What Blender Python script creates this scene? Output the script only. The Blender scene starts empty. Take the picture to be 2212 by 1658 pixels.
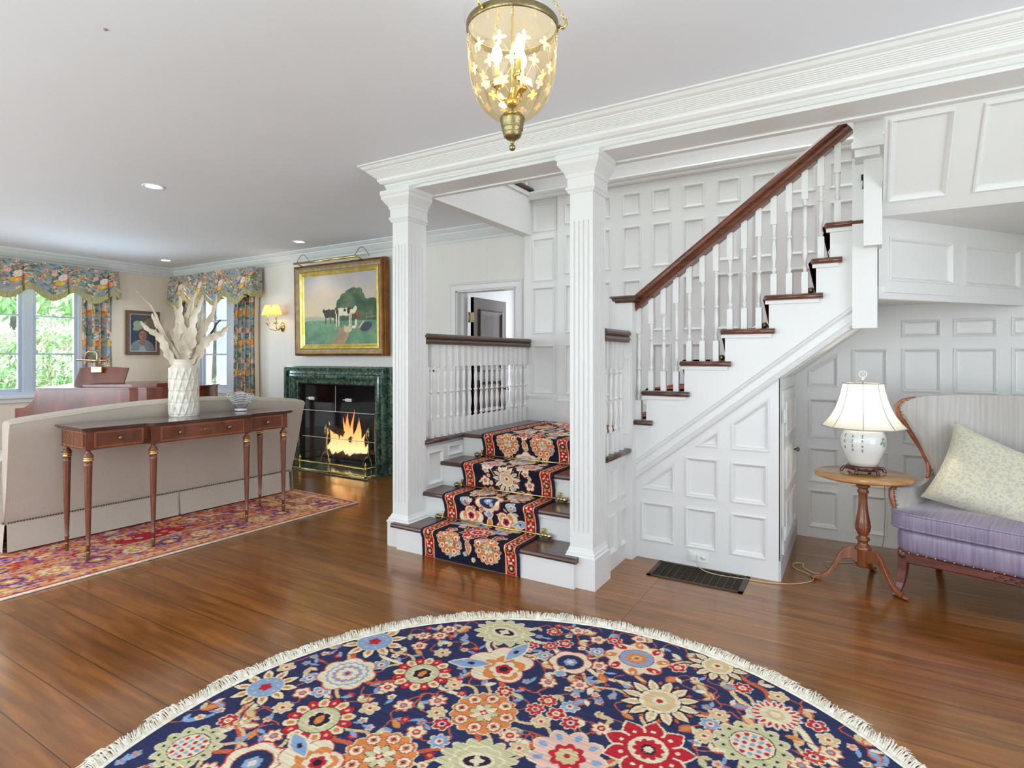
import bpy, math, random
import numpy as np
from mathutils import Vector, Matrix
from mathutils.geometry import tessellate_polygon
random.seed(7); RNG=np.random.RandomState(5)
SC=bpy.context.scene; COL=SC.collection
pi=math.pi; sin=math.sin; cos=math.cos

# ------------------------------------------------------------------ camera
cd=bpy.data.cameras.new('camera'); cam=bpy.data.objects.new('camera',cd); COL.objects.link(cam)
cam.location=(0,0,1.30); cam.rotation_euler=(math.radians(90),0,math.radians(31))
cd.sensor_fit='HORIZONTAL'; cd.sensor_width=36; cd.lens=36*1240/2212; cd.shift_y=-57/2212; cd.clip_start=.05
SC.camera=cam
# ------------------------------------------------------------------ view
vs=SC.view_settings; vs.view_transform='Standard'; vs.look='None'; vs.gamma=1.0; vs.use_curve_mapping=False; vs.exposure=0.05
try:
    SC.cycles.use_denoising=True; SC.cycles.max_bounces=10; SC.cycles.diffuse_bounces=6; SC.cycles.transparent_max_bounces=24
    SC.cycles.sample_clamp_indirect=6; SC.cycles.caustics_reflective=False; SC.cycles.caustics_refractive=False
except Exception: pass
# ------------------------------------------------------------------ world
W=bpy.data.worlds.new('sky'); SC.world=W; W.use_nodes=True
wb=W.node_tree.nodes['Background']; wb.inputs[0].default_value=(.80,.90,1.0,1); wb.inputs[1].default_value=4.3
# ------------------------------------------------------------------ lights
def area(name,loc,rot,sx,sy,power,col=(1,1,1),spread=180):
    l=bpy.data.lights.new(name,'AREA'); l.shape='RECTANGLE'; l.size=sx; l.size_y=sy; l.energy=power; l.color=col; l.spread=math.radians(spread)
    o=bpy.data.objects.new(name,l); COL.objects.link(o); o.location=loc; o.rotation_euler=rot; return o
def point(name,loc,power,col,r=.03,parent=None):
    l=bpy.data.lights.new(name,'POINT'); l.energy=power; l.color=col; l.shadow_soft_size=r
    o=bpy.data.objects.new(name,l); COL.objects.link(o); o.location=loc; return o
R90=math.radians(90)
# fill lamps added behind the camera and upstairs; daylight at the living-room windows
UP=math.radians(88)
area('fill_front_hall',(-1.2,-2.55,.75),(R90+UP,0,0),3.6,1.3,195,(.82,.92,1.0))  # added lamp aimed up, brightens the hall ceiling
area('fill_front_living',(-6.2,-2.55,.75),(R90+UP,0,0),3.6,1.3,215,(.78,.90,1.0))  # added lamp aimed up, brightens the living-room ceiling
area('fill_right',(3.15,.6,.75),(R90+UP,0,R90),3.0,1.3,112,(.84,.93,1.0))  # added lamp aimed up from the right side of the hall
area('daylight_window_left',(-8.98,2.99,1.55),(R90,0,-R90),1.1,1.4,60,(.72,.86,1))
area('daylight_window_back',(-7.4,4.99,1.55),(R90,0,pi),1.35,1.4,50,(.72,.86,1))
area('fill_upper_landing',(-.6,3.95,4.9),(0,0,0),2.6,1.2,44,(.95,.98,1))  # added lamp below the upper ceiling, brightens the stairwell
area('daylight_back_room',(-3.2,6.9,1.5),(R90,0,pi),1.6,1.6,22,(.86,.92,1))

# ------------------------------------------------------------------ materials
def s2l(c):
    c=np.asarray(c,dtype=float); 
    return np.where(c<=.04045,c/12.92,((c+.055)/1.055)**2.4)
def rgb(r,g,b): 
    v=s2l([r/255,g/255,b/255]); return (float(v[0]),float(v[1]),float(v[2]),1)
def newmat(name):
    m=bpy.data.materials.new(name); m.use_nodes=True; nt=m.node_tree; return m,nt,nt.nodes['Principled BSDF']
def N(nt,t,**kw):
    n=nt.nodes.new(t)
    for k,v in kw.items(): setattr(n,k,v)
    return n
def mat(name,c,rough=.5,metal=0,var=0,scale=8,bump=0,bscale=60,coat=0,stretch=(1,1,1),c2=None,detail=4,spec=.5):
    """plain procedural surface: base colour, a little noise of a second colour, fine bump"""
    m,nt,b=newmat(name); b.inputs['Roughness'].default_value=rough; b.inputs['Metallic'].default_value=metal
    b.inputs['Coat Weight'].default_value=coat; b.inputs['Coat Roughness'].default_value=.1
    b.inputs['Specular IOR Level'].default_value=spec
    tc=N(nt,'ShaderNodeTexCoord'); mp=N(nt,'ShaderNodeMapping'); mp.inputs['Scale'].default_value=stretch
    nt.links.new(tc.outputs['Object'],mp.inputs['Vector'])
    no=N(nt,'ShaderNodeTexNoise'); no.inputs['Scale'].default_value=scale; no.inputs['Detail'].default_value=detail
    nt.links.new(mp.outputs[0],no.inputs['Vector'])
    mx=N(nt,'ShaderNodeMix',data_type='RGBA'); mx.inputs['A'].default_value=c
    mx.inputs['B'].default_value=c2 if c2 else (c[0]*(1-var),c[1]*(1-var),c[2]*(1-var),1)
    rp=N(nt,'ShaderNodeMapRange'); rp.inputs['From Min'].default_value=.35; rp.inputs['From Max'].default_value=.65
    nt.links.new(no.outputs['Fac'],rp.inputs['Value']); nt.links.new(rp.outputs[0],mx.inputs['Factor'])
    nt.links.new(mx.outputs['Result'],b.inputs['Base Color'])
    if bump:
        n2=N(nt,'ShaderNodeTexNoise'); n2.inputs['Scale'].default_value=bscale; nt.links.new(mp.outputs[0],n2.inputs['Vector'])
        bp=N(nt,'ShaderNodeBump'); bp.inputs['Strength'].default_value=bump; bp.inputs['Distance'].default_value=.004
        nt.links.new(n2.outputs['Fac'],bp.inputs['Height']); nt.links.new(bp.outputs[0],b.inputs['Normal'])
    return m
def attrmat(name,rough=.95,bump=.4,bscale=350,streak=0,sheen=0,coat=0):
    m,nt,b=newmat(name); b.inputs['Roughness'].default_value=rough; b.inputs['Coat Weight'].default_value=coat
    b.inputs['Specular IOR Level'].default_value=.2
    a=N(nt,'ShaderNodeAttribute',attribute_name='Col'); last=a.outputs['Color']
    tc=N(nt,'ShaderNodeTexCoord')
    if streak:
        mp=N(nt,'ShaderNodeMapping'); mp.inputs['Scale'].default_value=(3,90,1); mp.inputs['Rotation'].default_value=(0,0,.35)
        nt.links.new(tc.outputs['Object'],mp.inputs['Vector'])
        no=N(nt,'ShaderNodeTexNoise'); no.inputs['Scale'].default_value=1.6; no.inputs['Detail'].default_value=3
        nt.links.new(mp.outputs[0],no.inputs['Vector'])
        rp=N(nt,'ShaderNodeMapRange'); rp.inputs['From Min'].default_value=.3; rp.inputs['From Max'].default_value=.7
        rp.inputs['To Min'].default_value=1-streak; rp.inputs['To Max'].default_value=1+streak*.6
        nt.links.new(no.outputs['Fac'],rp.inputs['Value'])
        mx=N(nt,'ShaderNodeMix',data_type='RGBA',blend_type='MULTIPLY'); mx.inputs['Factor'].default_value=1
        nt.links.new(last,mx.inputs['A']); nt.links.new(rp.outputs[0],mx.inputs['B']); last=mx.outputs['Result']
    nt.links.new(last,b.inputs['Base Color'])
    if bump:
        n2=N(nt,'ShaderNodeTexNoise'); n2.inputs['Scale'].default_value=bscale; nt.links.new(tc.outputs['Object'],n2.inputs['Vector'])
        bp=N(nt,'ShaderNodeBump'); bp.inputs['Strength'].default_value=bump; bp.inputs['Distance'].default_value=.003
        nt.links.new(n2.outputs['Fac'],bp.inputs['Height']); nt.links.new(bp.outputs[0],b.inputs['Normal'])
    return m
def emis(name,c,s):
    m,nt,b=newmat(name); b.inputs['Base Color'].default_value=c; b.inputs['Emission Color'].default_value=c; b.inputs['Emission Strength'].default_value=s; return m
def thinglass(name,tint=(1,1,1,1),gl=.08,rough=.02,k=.55):
    m,nt,b=newmat(name); out=nt.nodes['Material Output']
    t=N(nt,'ShaderNodeBsdfTransparent'); t.inputs[0].default_value=tint
    g=N(nt,'ShaderNodeBsdfGlossy'); g.inputs['Roughness'].default_value=rough
    fr=N(nt,'ShaderNodeLayerWeight'); fr.inputs['Blend'].default_value=.25
    ma=N(nt,'ShaderNodeMath',operation='MULTIPLY_ADD'); ma.inputs[1].default_value=k; ma.inputs[2].default_value=gl
    nt.links.new(fr.outputs['Fresnel'],ma.inputs[0])
    mx=N(nt,'ShaderNodeMixShader'); nt.links.new(ma.outputs[0],mx.inputs[0]); nt.links.new(t.outputs[0],mx.inputs[1]); nt.links.new(g.outputs[0],mx.inputs[2])
    nt.links.new(mx.outputs[0],out.inputs[0]); nt.nodes.remove(b); return m
def shademat(name,c,tr=.6):
    m,nt,b=newmat(name); out=nt.nodes['Material Output']
    d=N(nt,'ShaderNodeBsdfDiffuse'); d.inputs[0].default_value=c; t=N(nt,'ShaderNodeBsdfTranslucent'); t.inputs[0].default_value=c
    mx=N(nt,'ShaderNodeMixShader'); mx.inputs[0].default_value=tr
    nt.links.new(d.outputs[0],mx.inputs[1]); nt.links.new(t.outputs[0],mx.inputs[2]); nt.links.new(mx.outputs[0],out.inputs[0]); nt.nodes.remove(b); return m
def woodmat(name,c1,c2,rough=.35,stretch=(1,12,12),scale=3,coat=.3,spec=.5):
    m,nt,b=newmat(name); b.inputs['Roughness'].default_value=rough; b.inputs['Coat Weight'].default_value=coat; b.inputs['Coat Roughness'].default_value=.12
    b.inputs['Specular IOR Level'].default_value=spec
    tc=N(nt,'ShaderNodeTexCoord'); mp=N(nt,'ShaderNodeMapping'); mp.inputs['Scale'].default_value=stretch
    nt.links.new(tc.outputs['Object'],mp.inputs['Vector'])
    no=N(nt,'ShaderNodeTexNoise'); no.inputs['Scale'].default_value=scale; no.inputs['Detail'].default_value=8; no.inputs['Distortion'].default_value=.8
    nt.links.new(mp.outputs[0],no.inputs['Vector'])
    cr=N(nt,'ShaderNodeValToRGB'); cr.color_ramp.elements[0].position=.3; cr.color_ramp.elements[1].position=.7
    cr.color_ramp.elements[0].color=c2; cr.color_ramp.elements[1].color=c1
    nt.links.new(no.outputs['Fac'],cr.inputs[0]); nt.links.new(cr.outputs[0],b.inputs['Base Color'])
    return m

M={}
M['white']=mat('white_gloss_paint',rgb(226,226,224),.32,var=.015,scale=2)
M['whitewall']=mat('white_wall_paint',rgb(224,223,221),.55,var=.015,scale=1.5)
M['ceil']=mat('ceiling_paint',rgb(238,243,252),.8,var=.02,scale=1.2)
M['cream']=mat('cream_wall_covering',rgb(234,222,202),.8,var=.03,scale=30,stretch=(1,1,.02))
M['offw']=mat('off_white_wall_covering',rgb(230,228,221),.8,var=.02,scale=30,stretch=(1,1,.02))
M['crownw']=mat('pale_blue_white_trim',rgb(222,226,227),.4)
M['sash']=mat('blue_grey_window_paint',rgb(188,197,207),.4)
M['tread']=woodmat('dark_stained_tread',rgb(92,60,48),rgb(62,40,33),.3,(1,14,14),4,.3)
M['railw']=woodmat('dark_walnut_rail',rgb(96,68,50),rgb(66,46,36),.3,(1,14,14),4,.3)
M['mahog']=woodmat('red_brown_handrail',rgb(122,66,38),rgb(78,40,26),.25,(1,14,14),4,.5)
M['console']=woodmat('console_mahogany',rgb(138,74,44),rgb(84,42,28),.25,(9,3,1.4),3,.5)
M['consoletop']=woodmat('console_top_mahogany',rgb(88,48,36),rgb(62,34,28),.16,(12,1.5,2),3,.6)
M['inlay']=woodmat('banded_inlay_wood',rgb(172,104,58),rgb(132,72,42),.25,(9,3,1.4),3,.5)
M['piano']=woodmat('piano_mahogany',rgb(140,66,38),rgb(84,38,26),.2,(3,3,1),2,.35)
M['tripod']=woodmat('tripod_table_maple',rgb(150,88,50),rgb(112,60,36),.25,(6,6,1),4,.5)
M['tabletop']=woodmat('honey_table_top',rgb(196,146,78),rgb(166,112,56),.2,(1,7,1),3,.5)
M['settwood']=woodmat('carved_red_wood',rgb(118,48,40),rgb(72,26,24),.3,(2,8,8),4,.5)
M['settedge']=woodmat('wing_edge_wood',rgb(172,104,72),rgb(132,76,52),.3,(2,8,8),4,.5)
M['stand']=woodmat('rosewood_stand',rgb(96,40,30),rgb(50,20,18),.2,(6,6,2),4,.6)
M['door_dark']=woodmat('dark_door_wood',rgb(112,92,82),rgb(82,66,60),.35,(10,10,1),3,.3)
M['door_core']=woodmat('dark_door_moulding',rgb(70,48,36),rgb(44,30,24),.35,(10,10,1),3,.3)
M['brass']=mat('polished_brass',rgb(218,194,126),.24,1)
M['brassd']=mat('aged_brass',rgb(150,136,98),.34,1,var=.2,scale=60,bump=.3,bscale=200)
M['gilt']=mat('gilt_bright',rgb(222,196,92),.3,.75,c2=rgb(240,224,150),scale=14)
M['giltd']=mat('gilt_dark_bronze',rgb(150,92,34),.36,.6,c2=rgb(112,72,40),scale=10)
M['giltm']=mat('gilt_worn_grey',rgb(150,132,100),.5,.3,c2=rgb(176,160,124),scale=16)
M['iron']=mat('black_iron',rgb(34,32,31),.5,.4)
M['grille']=mat('bronze_floor_grille',rgb(72,56,42),.4,.7)
M['dark']=mat('dark_void',rgb(20,18,17),.9)  # near-black colour stands in for shade inside vent and socket slots
M['soot']=mat('sooty_firebrick',rgb(34,36,40),.9,c2=rgb(20,21,25),scale=6)
M['log']=mat('charred_log',rgb(120,76,46),.9,c2=rgb(46,32,26),scale=14,bump=.8,bscale=40)
M['ash']=mat('grey_ash',rgb(96,86,78),1,c2=rgb(52,46,44),scale=20,bump=1,bscale=60)
M['ceramic']=mat('glazed_cream_ceramic',rgb(226,220,204),.12,coat=.6)
M['jar']=mat('glazed_white_porcelain',rgb(226,228,224),.12,coat=.6,var=.02)
M['ink']=mat('dark_ink',rgb(66,62,66),.4)
M['green_leaf']=mat('jar_leaf_green',rgb(120,150,118),.4,c2=rgb(170,186,160),scale=60)
M['frond']=mat('bleached_frond',rgb(224,214,196),.8,c2=rgb(192,180,158),scale=18,stretch=(1,1,.3))
M['frondd']=mat('dark_dried_frond',rgb(108,98,92),.8)
M['sofa']=mat('oatmeal_linen',rgb(204,195,182),.9,var=.05,scale=60,bump=.5,bscale=500)
M['sofal']=mat('oatmeal_linen_piping',rgb(216,200,182),.9)
M['nail']=mat('bronze_nailhead',rgb(112,98,72),.35,.8)
M['nailb']=mat('antique_brass_nailhead',rgb(168,150,108),.3,.9)
M['paper']=mat('cream_plastic_plate',rgb(232,232,228),.35)
M['cord']=mat('ivory_cord',rgb(196,180,140),.5)
M['fringe']=mat('ivory_wool_fringe',rgb(244,240,230),.95,c2=rgb(220,208,184),scale=40)
M['tassel']=mat('olive_bullion_fringe',rgb(188,178,128),.8,c2=rgb(150,142,96),scale=200,stretch=(1,1,.05),detail=1)
M['lining']=mat('ivory_curtain_lining',rgb(222,208,184),.9)
M['candle']=mat('ivory_candle_sleeve',rgb(214,200,96),.4)
M['shade']=shademat('white_silk_shade',rgb(250,248,242),.55)
M['shadew']=shademat('warm_sconce_shade',rgb(248,214,150),.6)
M['shadeb']=mat('shade_trim',rgb(168,166,162),.8)
M['bulb']=emis('lamp_bulb',(1,.88,.62,1),60)
M['bulbw']=emis('warm_small_bulb',(1,.66,.30,1),14)
M['canlight']=emis('downlight_lens',(1,.93,.82,1),14)
M['winglass']=thinglass('window_glass',(.97,.99,1,1),.03)
M['fireglass']=thinglass('fire_screen_glass',(.80,.88,.96,1),.012,.05,.16)
M['amber']=thinglass('amber_bell_glass',(1,.90,.68,1),.05)
nt=M['amber'].node_tree; out=nt.nodes['Material Output']; src=out.inputs[0].links[0].from_socket; tl=N(nt,'ShaderNodeBsdfTranslucent'); tl.inputs[0].default_value=(1,.82,.5,1); mx=N(nt,'ShaderNodeMixShader'); mx.inputs[0].default_value=.05
nt.links.new(src,mx.inputs[1]); nt.links.new(tl.outputs[0],mx.inputs[2]); nt.links.new(mx.outputs[0],out.inputs[0])
M['etch']=shademat('etched_glass_cut',(.80,.74,.56,1),.2)
M['crystal']=thinglass('clear_crystal',(.97,.98,1,1),.18,.03)
M['crystal2']=mat('crystal_highlight',rgb(240,244,248),.05,0,coat=1)
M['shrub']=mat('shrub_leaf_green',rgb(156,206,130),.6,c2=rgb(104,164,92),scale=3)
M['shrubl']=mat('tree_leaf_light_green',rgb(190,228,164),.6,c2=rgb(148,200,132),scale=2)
M['blossom']=mat('pale_pink_blossom',rgb(246,222,214),.7)
M['lawn']=mat('mown_lawn',rgb(120,170,90),.9,c2=rgb(150,190,110),scale=3)
M['bark']=mat('grey_bark',rgb(130,124,120),.9,c2=rgb(90,84,82),scale=10,bump=1)
M['gold_inlay']=mat('gilt_mount',rgb(196,160,76),.3,.8)
M['plinthgrey']=mat('grey_skirting',rgb(196,196,200),.4)
# veined green marble
m,nt,b=newmat('green_marble'); M['marble']=m; b.inputs['Roughness'].default_value=.12; b.inputs['Coat Weight'].default_value=.4
tc=N(nt,'ShaderNodeTexCoord'); no=N(nt,'ShaderNodeTexNoise'); no.inputs['Scale'].default_value=6; no.inputs['Detail'].default_value=12; no.inputs['Distortion'].default_value=3.2
nt.links.new(tc.outputs['Object'],no.inputs['Vector'])
cr=N(nt,'ShaderNodeValToRGB'); e=cr.color_ramp.elements; e[0].position=.3; e[0].color=rgb(26,46,40); e[1].position=.5; e[1].color=rgb(52,84,72)
e.new(.565).color=rgb(112,136,116); e.new(.58).color=rgb(50,80,68); e.new(.78).color=rgb(84,84,62)
nt.links.new(no.outputs['Fac'],cr.inputs[0]); nt.links.new(cr.outputs[0],b.inputs['Base Color'])
# oak plank floor
m,nt,b=newmat('oak_plank_floor'); M['floor']=m
tc=N(nt,'ShaderNodeTexCoord'); br=N(nt,'ShaderNodeTexBrick'); br.offset=.37; br.offset_frequency=1; br.squash=1
br.inputs['Color1'].default_value=(0,0,0,1); br.inputs['Color2'].default_value=(1,1,1,1); br.inputs['Mortar'].default_value=(.5,.5,.5,1)
br.inputs['Scale'].default_value=1; br.inputs['Mortar Size'].default_value=.0024; br.inputs['Mortar Smooth'].default_value=.4; br.inputs['Bias'].default_value=0
br.inputs['Brick Width'].default_value=2.7; br.inputs['Row Height'].default_value=.168
nt.links.new(tc.outputs['Object'],br.inputs['Vector'])
mp=N(nt,'ShaderNodeMapping'); mp.inputs['Scale'].default_value=(1.0,11,1); nt.links.new(tc.outputs['Object'],mp.inputs['Vector'])
ad=N(nt,'ShaderNodeVectorMath',operation='ADD'); sc_=N(nt,'ShaderNodeVectorMath',operation='SCALE'); sc_.inputs['Scale'].default_value=7
nt.links.new(br.outputs['Color'],sc_.inputs[0]); nt.links.new(mp.outputs[0],ad.inputs[0]); nt.links.new(sc_.outputs[0],ad.inputs[1])
no=N(nt,'ShaderNodeTexNoise'); no.inputs['Scale'].default_value=2.2; no.inputs['Detail'].default_value=7; no.inputs['Distortion'].default_value=.6
nt.links.new(ad.outputs[0],no.inputs['Vector'])
cr=N(nt,'ShaderNodeValToRGB'); e=cr.color_ramp.elements; e[0].position=.25; e[0].color=rgb(100,58,22); e[1].position=.75; e[1].color=rgb(166,108,50)
e.new(.5).color=rgb(132,82,35)
nt.links.new(no.outputs['Fac'],cr.inputs[0])
hs=N(nt,'ShaderNodeHueSaturation'); mr=N(nt,'ShaderNodeMapRange'); mr.inputs['To Min'].default_value=.84; mr.inputs['To Max'].default_value=1.12
nt.links.new(br.outputs['Color'],mr.inputs['Value']); nt.links.new(mr.outputs[0],hs.inputs['Value']); nt.links.new(cr.outputs[0],hs.inputs['Color'])
mx=N(nt,'ShaderNodeMix',data_type='RGBA'); nt.links.new(br.outputs['Fac'],mx.inputs['Factor']); nt.links.new(hs.outputs[0],mx.inputs['A']); mx.inputs['B'].default_value=rgb(46,30,22)
nt.links.new(mx.outputs['Result'],b.inputs['Base Color'])
b.inputs['Roughness'].default_value=.30; b.inputs['Specular IOR Level'].default_value=.5; b.inputs['Coat Weight'].default_value=.7; b.inputs['Coat Roughness'].default_value=.14; b.inputs['Coat IOR'].default_value=1.6; b.inputs['Coat Tint'].default_value=(1,.86,.62,1)
bp=N(nt,'ShaderNodeBump'); bp.inputs['Strength'].default_value=.25; bp.inputs['Distance'].default_value=.002
n3=N(nt,'ShaderNodeTexNoise'); n3.inputs['Scale'].default_value=5; nt.links.new(tc.outputs['Object'],n3.inputs['Vector'])
nt.links.new(n3.outputs['Fac'],bp.inputs['Height']); nt.links.new(bp.outputs[0],b.inputs['Normal'])
# lavender silk with pale sheen
m,nt,b=newmat('lavender_striped_silk'); M['silk']=m; b.inputs['Roughness'].default_value=.34; b.inputs['Sheen Weight'].default_value=1; b.inputs['Sheen Roughness'].default_value=.25; b.inputs['Sheen Tint'].default_value=(1,.96,.9,1); b.inputs['Specular IOR Level'].default_value=.8
tc=N(nt,'ShaderNodeTexCoord'); mp=N(nt,'ShaderNodeMapping'); mp.inputs['Scale'].default_value=(60,3,3); nt.links.new(tc.outputs['Object'],mp.inputs['Vector'])
no=N(nt,'ShaderNodeTexNoise'); no.inputs['Scale'].default_value=1.5; no.inputs['Detail'].default_value=3; nt.links.new(mp.outputs[0],no.inputs['Vector'])
cr=N(nt,'ShaderNodeValToRGB'); e=cr.color_ramp.elements; e[0].position=.3; e[0].color=rgb(122,108,138); e[1].position=.7; e[1].color=rgb(156,144,166)
nt.links.new(no.outputs['Fac'],cr.inputs[0]); nt.links.new(cr.outputs[0],b.inputs['Base Color'])
m,nt,b=newmat('pale_lilac_silk_back'); M['silkb']=m; b.inputs['Roughness'].default_value=.42; b.inputs['Sheen Weight'].default_value=.3
tc=N(nt,'ShaderNodeTexCoord'); mp=N(nt,'ShaderNodeMapping'); mp.inputs['Scale'].default_value=(50,3,1.5); nt.links.new(tc.outputs['Object'],mp.inputs['Vector'])
no=N(nt,'ShaderNodeTexNoise'); no.inputs['Scale'].default_value=1.5; no.inputs['Detail'].default_value=3; nt.links.new(mp.outputs[0],no.inputs['Vector'])
cr=N(nt,'ShaderNodeValToRGB'); e=cr.color_ramp.elements; e[0].position=.3; e[0].color=rgb(170,165,160); e[1].position=.7; e[1].color=rgb(192,187,180)
nt.links.new(no.outputs['Fac'],cr.inputs[0]); nt.links.new(cr.outputs[0],b.inputs['Base Color'])
m,nt,b=newmat('pillow_brocade'); M['brocade']=m; b.inputs['Roughness'].default_value=.4; b.inputs['Sheen Weight'].default_value=.3
tc=N(nt,'ShaderNodeTexCoord'); vo=N(nt,'ShaderNodeTexVoronoi',feature='DISTANCE_TO_EDGE'); vo.inputs['Scale'].default_value=34
dn=N(nt,'ShaderNodeTexNoise'); dn.inputs['Scale'].default_value=16; nt.links.new(tc.outputs['Object'],dn.inputs['Vector'])
am=N(nt,'ShaderNodeVectorMath',operation='MULTIPLY_ADD'); am.inputs[1].default_value=(.12,.12,.12); nt.links.new(dn.outputs['Color'],am.inputs[0]); nt.links.new(tc.outputs['Object'],am.inputs[2])
nt.links.new(am.outputs[0],vo.inputs['Vector'])
cr=N(nt,'ShaderNodeValToRGB'); e=cr.color_ramp.elements; e[0].position=.10; e[0].color=rgb(212,209,184); e[1].position=.16; e[1].color=rgb(196,190,176)
nt.links.new(vo.outputs['Distance'],cr.inputs[0]); nt.links.new(cr.outputs[0],b.inputs['Base Color'])
M['rug']=attrmat('hand_knotted_wool',.95,.6,260,streak=.26)
M['runner']=attrmat('stair_runner_wool',.95,.6,260)
M['rugliv']=attrmat('silk_wool_rug',.8,.3,200)
M['chintz']=attrmat('floral_chintz',.75,.15,200)
M['oil']=attrmat('oil_paint',.5,.2,90,coat=.1)
# flame
m,nt,b=newmat('flame'); M['flame']=m; out=nt.nodes['Material Output']
tc=N(nt,'ShaderNodeTexCoord'); sp=N(nt,'ShaderNodeSeparateXYZ'); nt.links.new(tc.outputs['Object'],sp.inputs[0])
cr=N(nt,'ShaderNodeValToRGB'); e=cr.color_ramp.elements; e[0].position=.05; e[0].color=(1,.62,.25,1); e[1].position=.5; e[1].color=(1,.16,.02,1); e.new(.22).color=(1,.42,.12,1)
nt.links.new(sp.outputs['Z'],cr.inputs[0])
em=N(nt,'ShaderNodeEmission'); em.inputs[1].default_value=2.4; nt.links.new(cr.outputs[0],em.inputs[0])
lw=N(nt,'ShaderNodeLayerWeight'); lw.inputs[0].default_value=.55; tr=N(nt,'ShaderNodeBsdfTransparent'); mx=N(nt,'ShaderNodeMixShader')
nt.links.new(lw.outputs['Facing'],mx.inputs[0]); nt.links.new(em.outputs[0],mx.inputs[1]); nt.links.new(tr.outputs[0],mx.inputs[2]); nt.links.new(mx.outputs[0],out.inputs[0]); nt.nodes.remove(b)

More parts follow.
